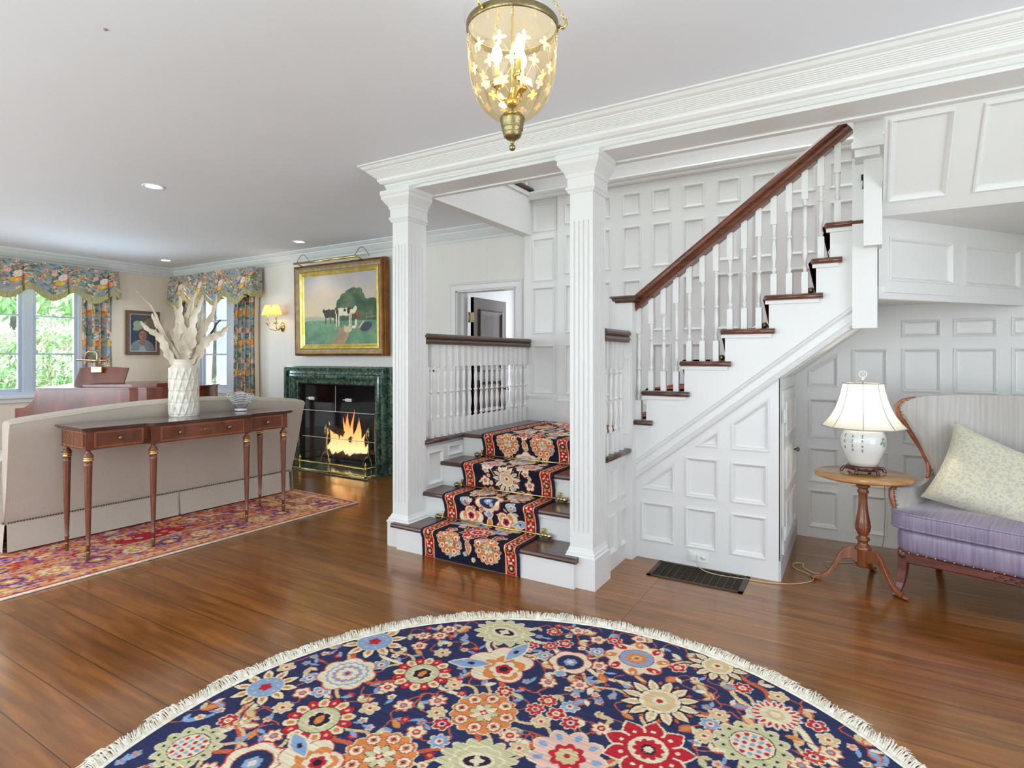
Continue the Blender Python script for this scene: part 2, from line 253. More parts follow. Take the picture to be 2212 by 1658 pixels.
# ------------------------------------------------------------------ mesh builder
class B:
    def __init__(s): s.v=[]; s.f=[]; s.m=[]; s.sm=[]
    def add(s,vs,fs,mi=0,smooth=False):
        o=len(s.v); s.v.extend([tuple(p) for p in vs])
        for f in fs: s.f.append([i+o for i in f]); s.m.append(mi); s.sm.append(smooth)
        return s
    def box(s,x0,x1,y0,y1,z0,z1,mi=0,M4=None):
        v=[(x,y,z) for z in (z0,z1) for y in (y0,y1) for x in (x0,x1)]
        if M4 is not None: v=[M4@Vector(p) for p in v]
        return s.add(v,[(0,2,3,1),(4,5,7,6),(0,1,5,4),(2,6,7,3),(0,4,6,2),(1,3,7,5)],mi)
    def bar(s,p,q,w,h,mi=0,up=(0,0,1)):
        """rectangular bar from p to q, w wide, h high"""
        p=Vector(p);q=Vector(q);d=(q-p).normalized();u=Vector(up); sd=d.cross(u).normalized(); uu=sd.cross(d)
        v=[]
        for c in (p,q):
            for a,b_ in ((-1,-1),(1,-1),(1,1),(-1,1)): v.append(c+sd*a*w/2+uu*b_*h/2)
        return s.add(v,[(0,3,2,1),(4,5,6,7),(0,1,5,4),(1,2,6,5),(2,3,7,6),(3,0,4,7)],mi)
    def sweep(s,path,prof,up=(0,0,1),mi=0,caps=True,smooth=False,closed=False):
        """profile points (a,b): a sideways (right of travel), b up; swept along path with mitred joints"""
        P=[Vector(p) for p in path]; n=len(P); U=Vector(up); k=len(prof); vs=[]
        for i in range(n):
            if closed: d0=(P[i]-P[i-1]).normalized(); d1=(P[(i+1)%n]-P[i]).normalized()
            else:
                d1=(P[min(i+1,n-1)]-P[min(i,n-2)]).normalized(); d0=(P[max(i,1)]-P[max(i-1,0)]).normalized()
            s0=d0.cross(U).normalized(); s1=d1.cross(U).normalized(); sd=(s0+s1); 
            sd=sd/max(1e-6,sd.dot(s1)) if sd.length>1e-6 else s1
            dm=(d0+d1).normalized(); uu=s1.cross(d1) 
            if abs((d0-d1).length)<1e-6: uu=sd.cross(d1)
            else:
                uu=U if abs(d0.z)<1e-6 and abs(d1.z)<1e-6 else sd.normalized().cross(dm)
            for a,b_ in prof: vs.append(P[i]+sd*a+uu*b_)
        fs=[]
        for i in range(n if closed else n-1):
            j=(i+1)%n
            for t in range(k):
                t2=(t+1)%k; fs.append((i*k+t,i*k+t2,j*k+t2,j*k+t))
        if caps and not closed: fs.append(tuple(range(k))[::-1]); fs.append(tuple((n-1)*k+t for t in range(k)))
        return s.add(vs,fs,mi,smooth)
    def tube(s,path,r,n=8,mi=0,closed=False,caps=True):
        P=[Vector(p) for p in path]; m=len(P); rr=r if hasattr(r,'__len__') else [r]*m; vs=[]
        prev=None
        for i in range(m):
            if closed: d=(P[(i+1)%m]-P[i-1]).normalized()
            else: d=(P[min(i+1,m-1)]-P[max(i-1,0)]).normalized()
            a=Vector((0,0,1)) if abs(d.z)<.9 else Vector((1,0,0))
            if prev is None: u=d.cross(a).normalized()
            else:
                u=prev-d*prev.dot(d); u=u.normalized() if u.length>1e-6 else d.cross(a).normalized()
            prev=u; w=d.cross(u)
            for t in range(n):
                an=2*pi*t/n; vs.append(P[i]+u*rr[i]*cos(an)+w*rr[i]*sin(an))
        fs=[]
        for i in range(m if closed else m-1):
            j=(i+1)%m
            for t in range(n): fs.append((i*n+t,i*n+(t+1)%n,j*n+(t+1)%n,j*n+t))
        s.add(vs,fs,mi,True)
        if caps and not closed:
            o=len(s.v)-m*n; s.f.append([o+t for t in range(n)][::-1]); s.f.append([o+(m-1)*n+t for t in range(n)]); s.m+= [mi,mi]; s.sm+=[False,False]
        return s
    def lathe(s,prof,n=20,c=(0,0,0),mi=0,ax='z',smooth=True,caps=True,sx=1,sy=1,fl=0,nf=0,rot=0):
        """prof: (radius, height) list"""
        vs=[];k=len(prof)
        for r,h in prof:
            for t in range(n):
                an=2*pi*t/n+rot; rr=r*(1+(fl*cos(nf*an) if fl else 0)); a,b_=rr*cos(an)*sx,rr*sin(an)*sy
                if ax=='z': p=(c[0]+a,c[1]+b_,c[2]+h)
                elif ax=='x': p=(c[0]+h,c[1]+a,c[2]+b_)
                else: p=(c[0]+a,c[1]+h,c[2]+b_)
                vs.append(p)
        fs=[(i*n+t,i*n+(t+1)%n,(i+1)*n+(t+1)%n,(i+1)*n+t) for i in range(k-1) for t in range(n)]
        s.add(vs,fs,mi,smooth)
        if caps:
            o=len(s.v)-k*n
            if prof[0][0]>1e-4: s.f.append([o+t for t in range(n)][::-1]); s.m.append(mi); s.sm.append(False)
            if prof[-1][0]>1e-4: s.f.append([o+(k-1)*n+t for t in range(n)]); s.m.append(mi); s.sm.append(False)
        return s
    def prism(s,poly,f0,f1,mi=0):
        """poly list of 2d points mapped by f0/f1 to the two faces"""
        n=len(poly); tri=tessellate_polygon([[Vector((a,b_,0)) for a,b_ in poly]])
        v=[f0(a,b_) for a,b_ in poly]+[f1(a,b_) for a,b_ in poly]
        fs=[tuple(t) for t in tri]+[tuple(i+n for i in t[::-1]) for t in tri]+[(i,(i+1)%n,(i+1)%n+n,i+n) for i in range(n)]
        return s.add(v,fs,mi)
    def sphere(s,c,r,mi=0,n=10,sz=1,sx=1,sy=1):
        k=max(4,n//2+1)
        return s.lathe([(r*sin(pi*i/k),-r*sz*cos(pi*i/k)) for i in range(k+1)],n,c,mi,caps=False,sx=sx,sy=sy)
    def grid(s,P,mi=0,smooth=True):
        ny,nx=P.shape[:2]; o=[tuple(p) for p in P.reshape(-1,3)]
        fs=[(j*nx+i,j*nx+i+1,(j+1)*nx+i+1,(j+1)*nx+i) for j in range(ny-1) for i in range(nx-1)]
        return s.add(o,fs,mi,smooth)

def link(name,me,parent=None):
    o=bpy.data.objects.new(name,me); COL.objects.link(o)
    if parent is not None: o.parent=parent
    return o
def part(name,b,mats,parent=None,world=False,label=None):
    """one mesh object; with world=True the vertices are given in room coordinates and the parent is unrotated"""
    me=bpy.data.meshes.new(name); vs=b.v
    if world and parent is not None:
        r=parent; off=Vector((0,0,0))
        while r is not None: off+=r.location; r=r.parent
        vs=[(p[0]-off.x,p[1]-off.y,p[2]-off.z) for p in vs]
    me.from_pydata(vs,[],b.f)
    if not isinstance(mats,(list,tuple)): mats=[mats]
    for m_ in mats: me.materials.append(m_)
    me.polygons.foreach_set('material_index',b.m); me.polygons.foreach_set('use_smooth',b.sm); me.update()
    o=link(name,me,parent)
    if label: o['label']=label
    return o
def tag(o,label,cat,group=None,kind=None):
    o['label']=label; o['category']=cat
    if group: o['group']=group
    if kind: o['kind']=kind
    return o
def thing(name,label,cat,loc=(0,0,0),rz=0,group=None):
    o=bpy.data.objects.new(name,None); COL.objects.link(o); o.location=loc; o.rotation_euler=(0,0,rz); o.empty_display_size=.1
    return tag(o,label,cat,group)
def struct(name,b,mats,parent=None,label=None):
    o=part(name,b,mats,parent,world=parent is not None,label=label)
    if parent is None: o['kind']='structure'
    return o
def dup(root,loc,rz=None,label=None):
    r=root.copy(); COL.objects.link(r); r.location=loc
    if rz is not None: r.rotation_euler=(0,0,rz)
    if label: r['label']=label
    for ch in list(root.children):
        c=ch.copy(); COL.objects.link(c); c.parent=r
        for g in ch.children:
            d=g.copy(); COL.objects.link(d); d.parent=c
    return r
def slab(b,mp,x0,x1,z0,z1,holes,th,mi=0):
    """wall slab with rectangular openings; mp(u,d,w) maps to room space, d thickness direction"""
    xs=sorted({x0,x1,*[h[0] for h in holes],*[h[1] for h in holes]}); zs=sorted({z0,z1,*[h[2] for h in holes],*[h[3] for h in holes]})
    for i in range(len(xs)-1):
        for j in range(len(zs)-1):
            cx=(xs[i]+xs[i+1])/2; cz=(zs[j]+zs[j+1])/2
            if any(h[0]<cx<h[1] and h[2]<cz<h[3] for h in holes): continue
            v=[mp(x,d,z) for z in (zs[j],zs[j+1]) for d in (0,th) for x in (xs[i],xs[i+1])]
            b.add(v,[(0,2,3,1),(4,5,7,6),(0,1,5,4),(2,6,7,3),(0,4,6,2),(1,3,7,5)],mi)
def inset(poly,d):
    n=len(poly); out=[]
    A=sum(poly[i][0]*poly[(i+1)%n][1]-poly[(i+1)%n][0]*poly[i][1] for i in range(n)); sg=1 if A>0 else -1
    for i in range(n):
        p0=Vector(poly[i-1]);p1=Vector(poly[i]);p2=Vector(poly[(i+1)%n])
        a=(p1-p0).normalized();c=(p2-p1).normalized(); na=Vector((-a.y,a.x))*sg; nc=Vector((-c.y,c.x))*sg
        m_=(na+nc); q=p1+m_*(d/max(.15,(m_.dot(na)))); out.append((q.x,q.y))
    return out
PROF=[(0,0),(0,.007),(.007,.009),(.015,.003),(.022,-.010),(.030,-.012)]
def panels(b,outer,holes,mp,prof=PROF,mi=0):
    """face with recessed moulded panels. mp(u,w,d): d towards the viewer"""
    polys=[outer]+holes
    tri=tessellate_polygon([[Vector((u,w,0)) for u,w in p] for p in polys]); flat=[q for p in polys for q in p]
    b.add([mp(u,w,0) for u,w in flat],[tuple(t) for t in tri],mi)
    for h in holes:
        n=len(h); rings=[[mp(u,w,d) for u,w in inset(h,i_)] for i_,d in prof]
        vs=[p for r in rings for p in r]
        fs=[(k*n+t,k*n+(t+1)%n,(k+1)*n+(t+1)%n,(k+1)*n+t) for k in range(len(prof)-1) for t in range(n)]
        fs.append(tuple((len(prof)-1)*n+t for t in range(n))); b.add(vs,fs,mi)
def rect(x0,x1,z0,z1): return [(x0,z0),(x1,z0),(x1,z1),(x0,z1)]
def colmesh(name,P,C,mt,parent=None,mask=None,world=False):
    """dense grid with a colour per vertex (woven or painted pattern); P (ny,nx,3), C (ny,nx,3) sRGB"""
    ny,nx=P.shape[:2]; off=np.zeros(3)
    if world and parent is not None:
        r=parent
        while r is not None: off+=np.array(r.location); r=r.parent
    V=(P.reshape(-1,3)-off); idx=np.arange(ny*nx).reshape(ny,nx)
    F=np.stack([idx[:-1,:-1],idx[:-1,1:],idx[1:,1:],idx[1:,:-1]],-1).reshape(-1,4); C=C.reshape(-1,3)
    if mask is not None:
        mk=mask.reshape(-1); F=F[mk[F].all(1)]; used=np.zeros(ny*nx,bool); used[F.ravel()]=True
        new=np.cumsum(used)-1; V=V[used]; C=C[used]; F=new[F]
    me=bpy.data.meshes.new(name); me.vertices.add(len(V)); me.vertices.foreach_set('co',V.astype(np.float32).ravel())
    me.loops.add(F.size); me.loops.foreach_set('vertex_index',F.astype(np.int32).ravel())
    me.polygons.add(len(F)); me.polygons.foreach_set('loop_start',np.arange(0,F.size,4,dtype=np.int32))
    me.polygons.foreach_set('use_smooth',np.ones(len(F),bool))
    me.update(calc_edges=True); at=me.color_attributes.new('Col','FLOAT_COLOR','POINT')
    L=np.ones((len(V),4),np.float32); L[:,:3]=s2l(np.clip(C,0,1)); at.data.foreach_set('color',L.ravel())
    me.materials.append(mt); return link(name,me,parent)

# ------------------------------------------------------------------ pattern painter
class Canvas:
    def __init__(s,w,h,res,bg,x0=0,y0=0):
        s.nx=int(w/res)+1; s.ny=int(h/res)+1; s.xs=x0+np.linspace(0,w,s.nx); s.ys=y0+np.linspace(0,h,s.ny)
        s.X,s.Y=np.meshgrid(s.xs,s.ys); s.C=np.zeros((s.ny,s.nx,3)); s.C[:]=np.array(bg)/255; s.res=res
    def win(s,x,y,r):
        i0=np.searchsorted(s.xs,x-r); i1=np.searchsorted(s.xs,x+r); j0=np.searchsorted(s.ys,y-r); j1=np.searchsorted(s.ys,y+r)
        return (slice(j0,j1),slice(i0,i1))
    def paint(s,w,mk,c,a=1):
        if mk.size: s.C[w][mk]=s.C[w][mk]*(1-a)+np.array(c)/255*a
    def lay(s,x,y,R,n,dep,rot,c,c2=None,sx=1,sy=1,sharp=1):
        """lobed disc; c2 alternates the colour of the lobes"""
        w=s.win(x,y,R*1.5*max(sx,sy)); dx=(s.X[w]-x); dy=(s.Y[w]-y)
        if dx.size==0: return
        ca,sa=cos(rot),sin(rot); a=(dx*ca+dy*sa)/sx; b_=(-dx*sa+dy*ca)/sy
        r=np.hypot(a,b_); th=np.arctan2(b_,a); q=np.abs(np.cos(n*th/2))**sharp if n else 1
        mk=r<R*(1-dep+dep*q); s.paint(w,mk,c)
        if c2 is not None:
            k=np.floor((th/(2*pi)*n)+.5).astype(int)%2==0; s.paint(w,mk&k,c2)
    def ell(s,x,y,rx,ry,rot,c,a=1): 
        w=s.win(x,y,max(rx,ry)*1.05); dx=(s.X[w]-x); dy=(s.Y[w]-y); ca,sa=cos(rot),sin(rot)
        s.paint(w,((dx*ca+dy*sa)/rx)**2+((-dx*sa+dy*ca)/ry)**2<1,c,a)
    def leaf(s,x,y,L,wd,rot,c,co=None):
        w=s.win(x+cos(rot)*L/2,y+sin(rot)*L/2,L*.6+.01); dx=(s.X[w]-x); dy=(s.Y[w]-y); ca,sa=cos(rot),sin(rot)
        t=(dx*ca+dy*sa)/L; q=(-dx*sa+dy*ca)
        if co is not None: s.paint(w,(t>-.06)&(t<1.06)&(np.abs(q)<(wd+s.res*2.2)*np.sin(np.clip((t+.06)/1.12,0,1)*pi)),co)
        s.paint(w,(t>0)&(t<1)&(np.abs(q)<wd*np.sin(np.clip(t,0,1)*pi)),c)
    def line(s,pts,wd,c):
        pts=[np.array(p,float) for p in pts]
        for p,q in zip(pts[:-1],pts[1:]):
            m_=(p+q)/2; L=np.linalg.norm(q-p); w=s.win(m_[0],m_[1],L/2+wd*2)
            dx=s.X[w]-p[0]; dy=s.Y[w]-p[1]; d=(q-p)/max(L,1e-9); t=np.clip(dx*d[0]+dy*d[1],0,L)
            s.paint(w,np.hypot(dx-t*d[0],dy-t*d[1])<wd/2,c)
    def curve(s,p,q,bend,wd,c,wig=0,n=18):
        p=np.array(p,float);q=np.array(q,float); d=q-p; nn=np.array([-d[1],d[0]])
        s.line([p+d*t+nn*(bend*sin(pi*t)+wig*sin(4*pi*t)) for t in np.linspace(0,1,n)],wd,c)
NAVY=(46,50,86);CREAM=(228,212,182);RED=(186,38,52);ORNG=(214,134,74);LBLUE=(138,162,196);GRN=(200,194,152);RUST=(198,96,66);DK=(46,34,48);TAN=(216,184,138);PINK=(226,186,170)
def smallflower(cv,x,y,R,k):
    pal=[(RED,CREAM,ORNG),(CREAM,RUST,LBLUE),(LBLUE,CREAM,RED),(TAN,CREAM,RED),(RED,PINK,NAVY),(CREAM,RED,TAN)][(k*5+k//6)%6]
    n=[5,6,5,7,4,6][k%6]; rot=k*.7
    cv.lay(x,y,R*1.16,n,.3,rot,CREAM if pal[0]!=CREAM else RUST); cv.lay(x,y,R,n,.35,rot,pal[0]); cv.lay(x,y,R*.45,0,0,0,pal[1]); cv.lay(x,y,R*.22,0,0,0,pal[2])
def mot(cv,kind,x,y,R,rot=0):
    L=cv.lay
    if kind=='green': # pale green palmette
        L(x,y,R*1.05,14,.22,rot,CREAM,sx=1.1,sy=.9); L(x,y,R,14,.24,rot,GRN,sx=1.1,sy=.9); L(x,y,R*.72,10,.15,rot,CREAM,sx=1.1,sy=.9); L(x,y,R*.64,10,.15,rot,GRN,sx=1.1,sy=.9)
        L(x,y,R*.42,0,0,rot,CREAM,sx=1.2,sy=.8); L(x,y,R*.3,0,0,rot,DK,sx=1.3,sy=.7); L(x,y,R*.2,4,.5,rot,CREAM); 
    elif kind=='creamros':
        L(x,y,R*1.1,7,.16,rot,RUST); L(x,y,R*1.04,7,.16,rot,CREAM); L(x,y,R*.78,16,.1,0,LBLUE); L(x,y,R*.7,16,.1,0,CREAM); L(x,y,R*.56,12,.15,0,LBLUE); L(x,y,R*.46,10,.2,0,RUST); L(x,y,R*.42,10,.2,0,CREAM); L(x,y,R*.2,6,.3,0,LBLUE); L(x,y,R*.1,0,0,0,RED)
    elif kind=='redcream':
        L(x,y,R*1.05,16,.14,rot,DK); L(x,y,R,16,.14,rot,CREAM,RED)
        for k in range(16):
            a=rot+k*pi/8
            if k%2: cv.ell(x+cos(a)*R*.78,y+sin(a)*R*.78,R*.11,R*.08,a,ORNG)
            else: cv.ell(x+cos(a)*R*.78,y+sin(a)*R*.78,R*.07,R*.05,a,TAN)
        L(x,y,R*.6,0,0,0,DK); L(x,y,R*.57,0,0,0,GRN); L(x,y,R*.4,8,.2,rot,CREAM); L(x,y,R*.32,6,.2,rot,DK); L(x,y,R*.2,0,0,rot,ORNG,sx=.6)
    elif kind=='lotus':
        L(x,y,R*1.1,5,.28,rot,RED); L(x,y,R*1.05,5,.28,rot,CREAM); L(x+cos(rot)*R*.2,y+sin(rot)*R*.2,R*.72,5,.3,rot,ORNG); L(x+cos(rot)*R*.3,y+sin(rot)*R*.3,R*.45,6,.25,rot,CREAM); L(x+cos(rot)*R*.3,y+sin(rot)*R*.3,R*.28,5,.2,rot,RED); L(x+cos(rot)*R*.3,y+sin(rot)*R*.3,R*.14,0,0,rot,DK)
        for sg in (-1,1):
            a=rot+sg*2.1; cv.leaf(x+cos(a)*R*.3,y+sin(a)*R*.3,R*1.3,R*.22,a,LBLUE,CREAM); cv.ell(x+cos(a)*R*.9,y+sin(a)*R*.9,R*.12,R*.08,a,DK)
    elif kind=='orange':
        L(x,y,R*1.04,16,.1,rot,CREAM); L(x,y,R,16,.1,rot,ORNG)
        for k in range(8):
            a=rot+k*pi/4; px,py=x+cos(a)*R*.72,y+sin(a)*R*.72
            L(px,py,R*.23,8,.15,0,RED); L(px,py,R*.20,8,.15,0,CREAM); L(px,py,R*.11,4,.3,0,RUST); L(px,py,R*.04,0,0,0,DK)
        L(x,y,R*.47,8,.4,rot,DK); L(x,y,R*.44,8,.42,rot,CREAM,GRN); L(x,y,R*.14,4,.5,rot,RED); L(x,y,R*.06,0,0,0,CREAM)
    elif kind=='oval':
        L(x,y,R*1.08,6,.14,rot,RED); L(x,y,R,6,.14,rot,CREAM); L(x,y,R*.66,0,0,rot,RUST); L(x,y,R*.62,0,0,rot,NAVY); L(x,y,R*.32,6,.2,rot,LBLUE); L(x,y,R*.16,4,.3,rot,CREAM); cv.leaf(x-R*.5*sin(rot),y-R*.5,R*.35,R*.12,-pi/2,ORNG,CREAM)
        L(x,y-R*1.1,R*.3,4,.3,0,CREAM); L(x,y-R*1.1,R*.24,4,.3,0,LBLUE)
    elif kind=='redblue':
        L(x,y,R*1.05,8,.18,rot,RUST); L(x,y,R*1.0,8,.18,rot,CREAM)
        for k in range(8):
            a=rot+k*pi/4; cv.ell(x+cos(a)*R*.8,y+sin(a)*R*.8,R*.2,R*.13,a+.5,RED if k%2 else ORNG); cv.ell(x+cos(a)*R*.86,y+sin(a)*R*.86,R*.07,R*.05,a,CREAM)
        L(x,y,R*.55,0,0,0,RED); L(x,y,R*.52,0,0,0,LBLUE); L(x,y,R*.36,11,.35,0,ORNG,sharp=.6); L(x,y,R*.18,8,.2,0,TAN); L(x,y,R*.08,0,0,0,RUST)
    elif kind=='leafy':
        for k in range(12):
            a=rot+k*pi/6+.26; cv.leaf(x+cos(a)*R*.3,y+sin(a)*R*.3,R*.75,R*.17,a,RUST)
        for k in range(12):
            a=rot+k*pi/6; cv.leaf(x+cos(a)*R*.4,y+sin(a)*R*.4,R*.72,R*.15,a,CREAM,DK); cv.leaf(x+cos(a)*R*.5,y+sin(a)*R*.5,R*.5,R*.06,a,TAN)
        L(x,y,R*.62,14,.08,rot,DK); L(x,y,R*.6,14,.08,rot,CREAM); L(x,y,R*.48,8,.12,rot,TAN); L(x,y,R*.3,8,.2,rot,GRN); L(x,y,R*.2,0,0,rot,CREAM); L(x,y,R*.1,0,0,0,RED)
    elif kind=='stripe':
        L(x,y,R*1.04,18,.2,rot,LBLUE); L(x,y,R,18,.22,rot,CREAM)
        for k in range(18):
            a=rot+k*pi/9; cv.ell(x+cos(a)*R*.74,y+sin(a)*R*.74,R*.16,R*.06,a,RED)
        L(x,y,R*.42,10,.1,0,CREAM); L(x,y,R*.36,10,.15,0,TAN); L(x,y,R*.2,0,0,0,CREAM)
    elif kind=='dotted':
        L(x,y,R*1.04,12,.2,rot,CREAM); L(x,y,R,12,.22,rot,GRN)
        for k in range(12): 
            a=rot+k*pi/6; cv.ell(x+cos(a)*R*.78,y+sin(a)*R*.78,R*.05,R*.05,0,DK)
        L(x,y,R*.6,0,0,0,DK); L(x,y,R*.57,0,0,0,CREAM)
        for i in range(-2,3):
            for j in range(-2,3):
                if i*i+j*j<6: L(x+i*R*.2,y+j*R*.2,R*.075,4,.1,0,RED if (i+j)%2 else LBLUE)
    elif kind=='splay':
        for k in range(9):
            a=rot+k*2*pi/9; cv.leaf(x+cos(a)*R*.35,y+sin(a)*R*.35,R*.8,R*.26,a,RED,CREAM); cv.ell(x+cos(a)*R*.72,y+sin(a)*R*.72,R*.06,R*.06,0,CREAM)
        L(x,y,R*.62,0,0,0,RED); L(x,y,R*.5,0,0,0,CREAM); L(x,y,R*.4,10,.25,rot,RED); L(x,y,R*.2,8,.2,0,DK); L(x,y,R*.13,8,.3,0,CREAM)
    elif kind=='pink':
        L(x,y,R*1.05,9,.22,rot,CREAM); L(x,y,R,9,.22,rot,PINK)
        for k in range(9):
            a=rot+k*2*pi/9; cv.ell(x+cos(a)*R*.76,y+sin(a)*R*.76,R*.14,R*.09,a,LBLUE)
        L(x,y,R*.5,8,.25,rot,RED); L(x,y,R*.32,8,.2,rot,TAN); L(x,y,R*.2,6,.3,0,GRN); L(x,y,R*.08,0,0,0,RED)
    elif kind=='bluehalf':
        for k in range(10):
            a=rot+k*pi/5; cv.leaf(x+cos(a)*R*.4,y+sin(a)*R*.4,R*.68,R*.16,a,CREAM,DK); cv.leaf(x+cos(a)*R*.5,y+sin(a)*R*.5,R*.4,R*.07,a,ORNG)
        L(x,y,R*.6,0,0,rot,CREAM); L(x,y,R*.57,0,0,rot,LBLUE); L(x,y,R*.22,5,.3,rot,RED)
        for k in range(8): a=k*pi/4; cv.ell(x+cos(a)*R*.4,y+sin(a)*R*.4,R*.05,R*.04,a,TAN)

# ================================================================== SETTING
CZ=2.62; BY=2.99; YB=4.69; YF=4.79; XL=-8.79
def mY(y,sg=-1): return lambda u,w,d: (u,y+sg*d,w)       # plane of constant Y, viewer on the -Y side
def mX(x,sg=1): return lambda u,w,d: (x+sg*d,u,w)        # plane of constant X
b=B(); b.box(-9.0,3.3,-2.7,7.1,-.12,0); struct('floor',b,M['floor'])
# ceiling of hall and living room, open above the stairs
b=B()
b.box(-9.0,3.3,-2.7,3.10,CZ,CZ+.10); b.box(-9.0,-2.72,3.10,YF+.12,CZ,CZ+.10); b.box(-5,3.3,YF+.12,7.1,CZ,CZ+.1)
struct('ceiling',b,M['ceil'])
b=B(); b.box(-4.4,3.3,3.0,4.95,5.0,5.1); struct('ceiling_upper_landing',b,M['ceil'])
# left wall with window
b=B(); slab(b,lambda u,d,w:(XL-d,u,w),-2.7,4.95,0,CZ,[(2.42,3.58,.84,2.32)],.16); struct('wall_left',b,M['cream'])
# back wall: window, firebox, doorway
FX0,FX1,FZ=-5.97,-4.67,.985
b=B(); slab(b,lambda u,d,w:(u,YF+d,w),-8.95,-2.60,0,CZ,[(-8.12,-6.86,.84,2.32),(FX0,FX1,0,FZ),(-3.54,-2.835,0,1.985)],.13); struct('wall_back',b,M['offw'])
b=B(); b.box(-8.95,3.3,-2.82,-2.7,0,.3); b.box(-8.95,3.3,-2.82,-2.7,2.4,CZ); 
for x0,x1 in ((-8.95,-8.0),(-4.4,-3.0),(.6,3.3)): b.box(x0,x1,-2.82,-2.7,.3,2.4)
struct('wall_front',b,M['whitewall'])
b=B(); slab(b,lambda u,d,w:(3.3+d,u,w),-2.8,5.0,0,CZ,[(-.9,2.1,.3,2.45)],.12); struct('wall_right',b,M['whitewall'])
# small bright room behind the doorway
b=B(); b.box(-4.2,-4.1,YF+.13,7,0,CZ); b.box(-2.3,-2.2,YF+.13,7,0,CZ); b.box(-4.2,-2.2,7.0,7.1,0,CZ); struct('wall_back_room',b,M['whitewall'])

# ---- panelled stair wall at Y=4.69
rows=[(.965,1.415),(1.52,1.955),(2.055,2.41),(2.505,2.69)]
cols=[(-2.262,-2.10),(-1.99,-1.82),(-1.715,-1.553),(-1.458,-1.30),(-1.207,-1.036),(-.944,-.77),(-.69,-.515),(-.43,-.255),(-.17,.0),(.09,.26),(.35,.52)]
H=[]
for x0,x1 in cols:
    for z0,z1 in rows:
        if z0<.80+(x0+1.17)*.80+.08: continue
        H.append(rect(x0,x1,z0,z1))
lo=[(.074,.346),(.402,.652),(.722,1.005),(1.068,1.362)]
for x0,x1 in [(-.303,-.113),(-.031,.179),(.26,.475),(.54,.762),(.83,1.05),(1.12,1.34)]:
    for k,(z0,z1) in enumerate(lo):
        if x0<-.2 and k==3: H.append([(-.303,1.088),(-.113,1.088),(-.113,1.333),(-.303,1.206)])
        else: H.append(rect(x0,x1,z0,z1))
    if x0>.1: H.append(rect(x0,x1,1.435,1.554))
b=B(); panels(b,rect(-2.335,1.6,0,2.78),H,mY(YB)); b.box(-2.335,1.6,YB+.02,YB+.14,0,2.78)
b.add([(-2.335,YB,0),(-2.335,YB+.05,0),(-2.335,YB+.05,2.78),(-2.335,YB,2.78)],[(0,1,2,3)])
b.box(-2.72,1.6,YB+.01,YB+.14,2.78,5.05,1); b.box(1.6,3.3,YB,YB+.14,0,2.7,1)
struct('wall_stair',b,[M['white'],M['whitewall']])
b=B(); panels(b,rect(-2.70,-2.335,.7,2.78),[rect(-2.612,-2.38,z0,z1) for z0,z1 in [(.965,1.415),(1.52,1.955),(2.01,2.41)]]+[rect(-2.60,-2.36,2.47,2.74)],mY(4.72))
b.box(-2.72,-2.335,4.74,4.90,0,2.78); struct('wall_landing',b,M['white'])
# moulded rail capping the panelling, plain skirting
def mould(name,path,prof,mt,lab=None,up=(0,0,1)):
    b=B(); b.sweep(path,prof,up); return struct(name,b,mt)
railp=[(0,0),(.02,.0),(.03,.012),(.03,.026),(.045,.04),(.052,.055),(.045,.070),(.0,.082)]
mould('trim_1',[(-2.62,4.72,2.765),(-2.62,YB,2.765),(1.6,YB,2.765)][1:],railp,M['white'])
b=B(); b.box(-2.335,-1.4,YB-.016,YB,.712,.90); b.box(-2.70,-2.335,4.705,4.72,.712,.93); b.box(-2.335,-1.4,YB-.022,YB,.90,.915); b.box(-2.70,-2.335,4.70,4.72,.93,.945); struct('baseboard_landing',b,M['white'])
# ---- under-stair closet: face, side with door
F=.782
def zs(x): return .50+(x+1.255)*F
Hc=[rect(-1.207,-.993,.115,.365),rect(-.922,-.732,.115,.365),rect(-.652,-.452,.115,.365),rect(-.922,-.724,.428,.679),rect(-.652,-.45,.428,.672),
 [(-1.20,.446),(-.993,.446),(-.993,.631),(-1.20,.472)],[(-.868,.748),(-.721,.748),(-.721,.862)],[(-.648,.745),(-.438,.745),(-.438,1.067),(-.648,.905)]]
b=B(); panels(b,[(-1.255,0),(-.389,0),(-.389,zs(-.389)),(-1.255,zs(-1.255))],Hc,mY(3.65))
b.prism([(-1.255,0),(-.389,0),(-.389,zs(-.389)),(-1.255,zs(-1.255))],lambda u,w:(u,3.67,w),lambda u,w:(u,3.71,w))
b.add([(-.389,3.65,0),(-.389,3.71,0),(-.389,3.71,zs(-.389)),(-.389,3.65,zs(-.389))],[(0,1,2,3)])
struct('wall_closet',b,M['white'])
b=B(); slab(b,lambda u,d,w:(-.389-d,u,w),3.70,YB,0,zs(-.389)+.02,[],.05); b.box(-.389,-.377,3.655,YB,0,.115,1); struct('wall_closet_side',b,[M['white'],M['plinthgrey']])
b=B(); dz=[rect(u0,u1,z0,z1) for u0,u1 in ((3.86,4.12),(4.20,4.46)) for z0,z1 in ((.20,.42),(.50,.74),(.82,1.03))]
panels(b,rect(3.78,4.54,.12,1.10),dz,mX(-.372)); b.box(-.388,-.373,3.78,4.54,.12,1.10)
dr=struct('door_1',b,M['white'])
b=B(); b.lathe([(.004,0),(.006,.012),(.014,.018),(.016,.027),(.010,.034),(0,.036)],14,(-.372,4.40,.67),ax='x'); struct('door_knob',b,M['brassd'],dr)
for z in (.25,.95):
    b=B(); b.box(-.376,-.366,3.768,3.79,z-.04,z+.04); b.tube([(-.366,3.775,z-.045),(-.366,3.775,z+.045)],.006,6); struct('hinge',b,M['white'],dr)
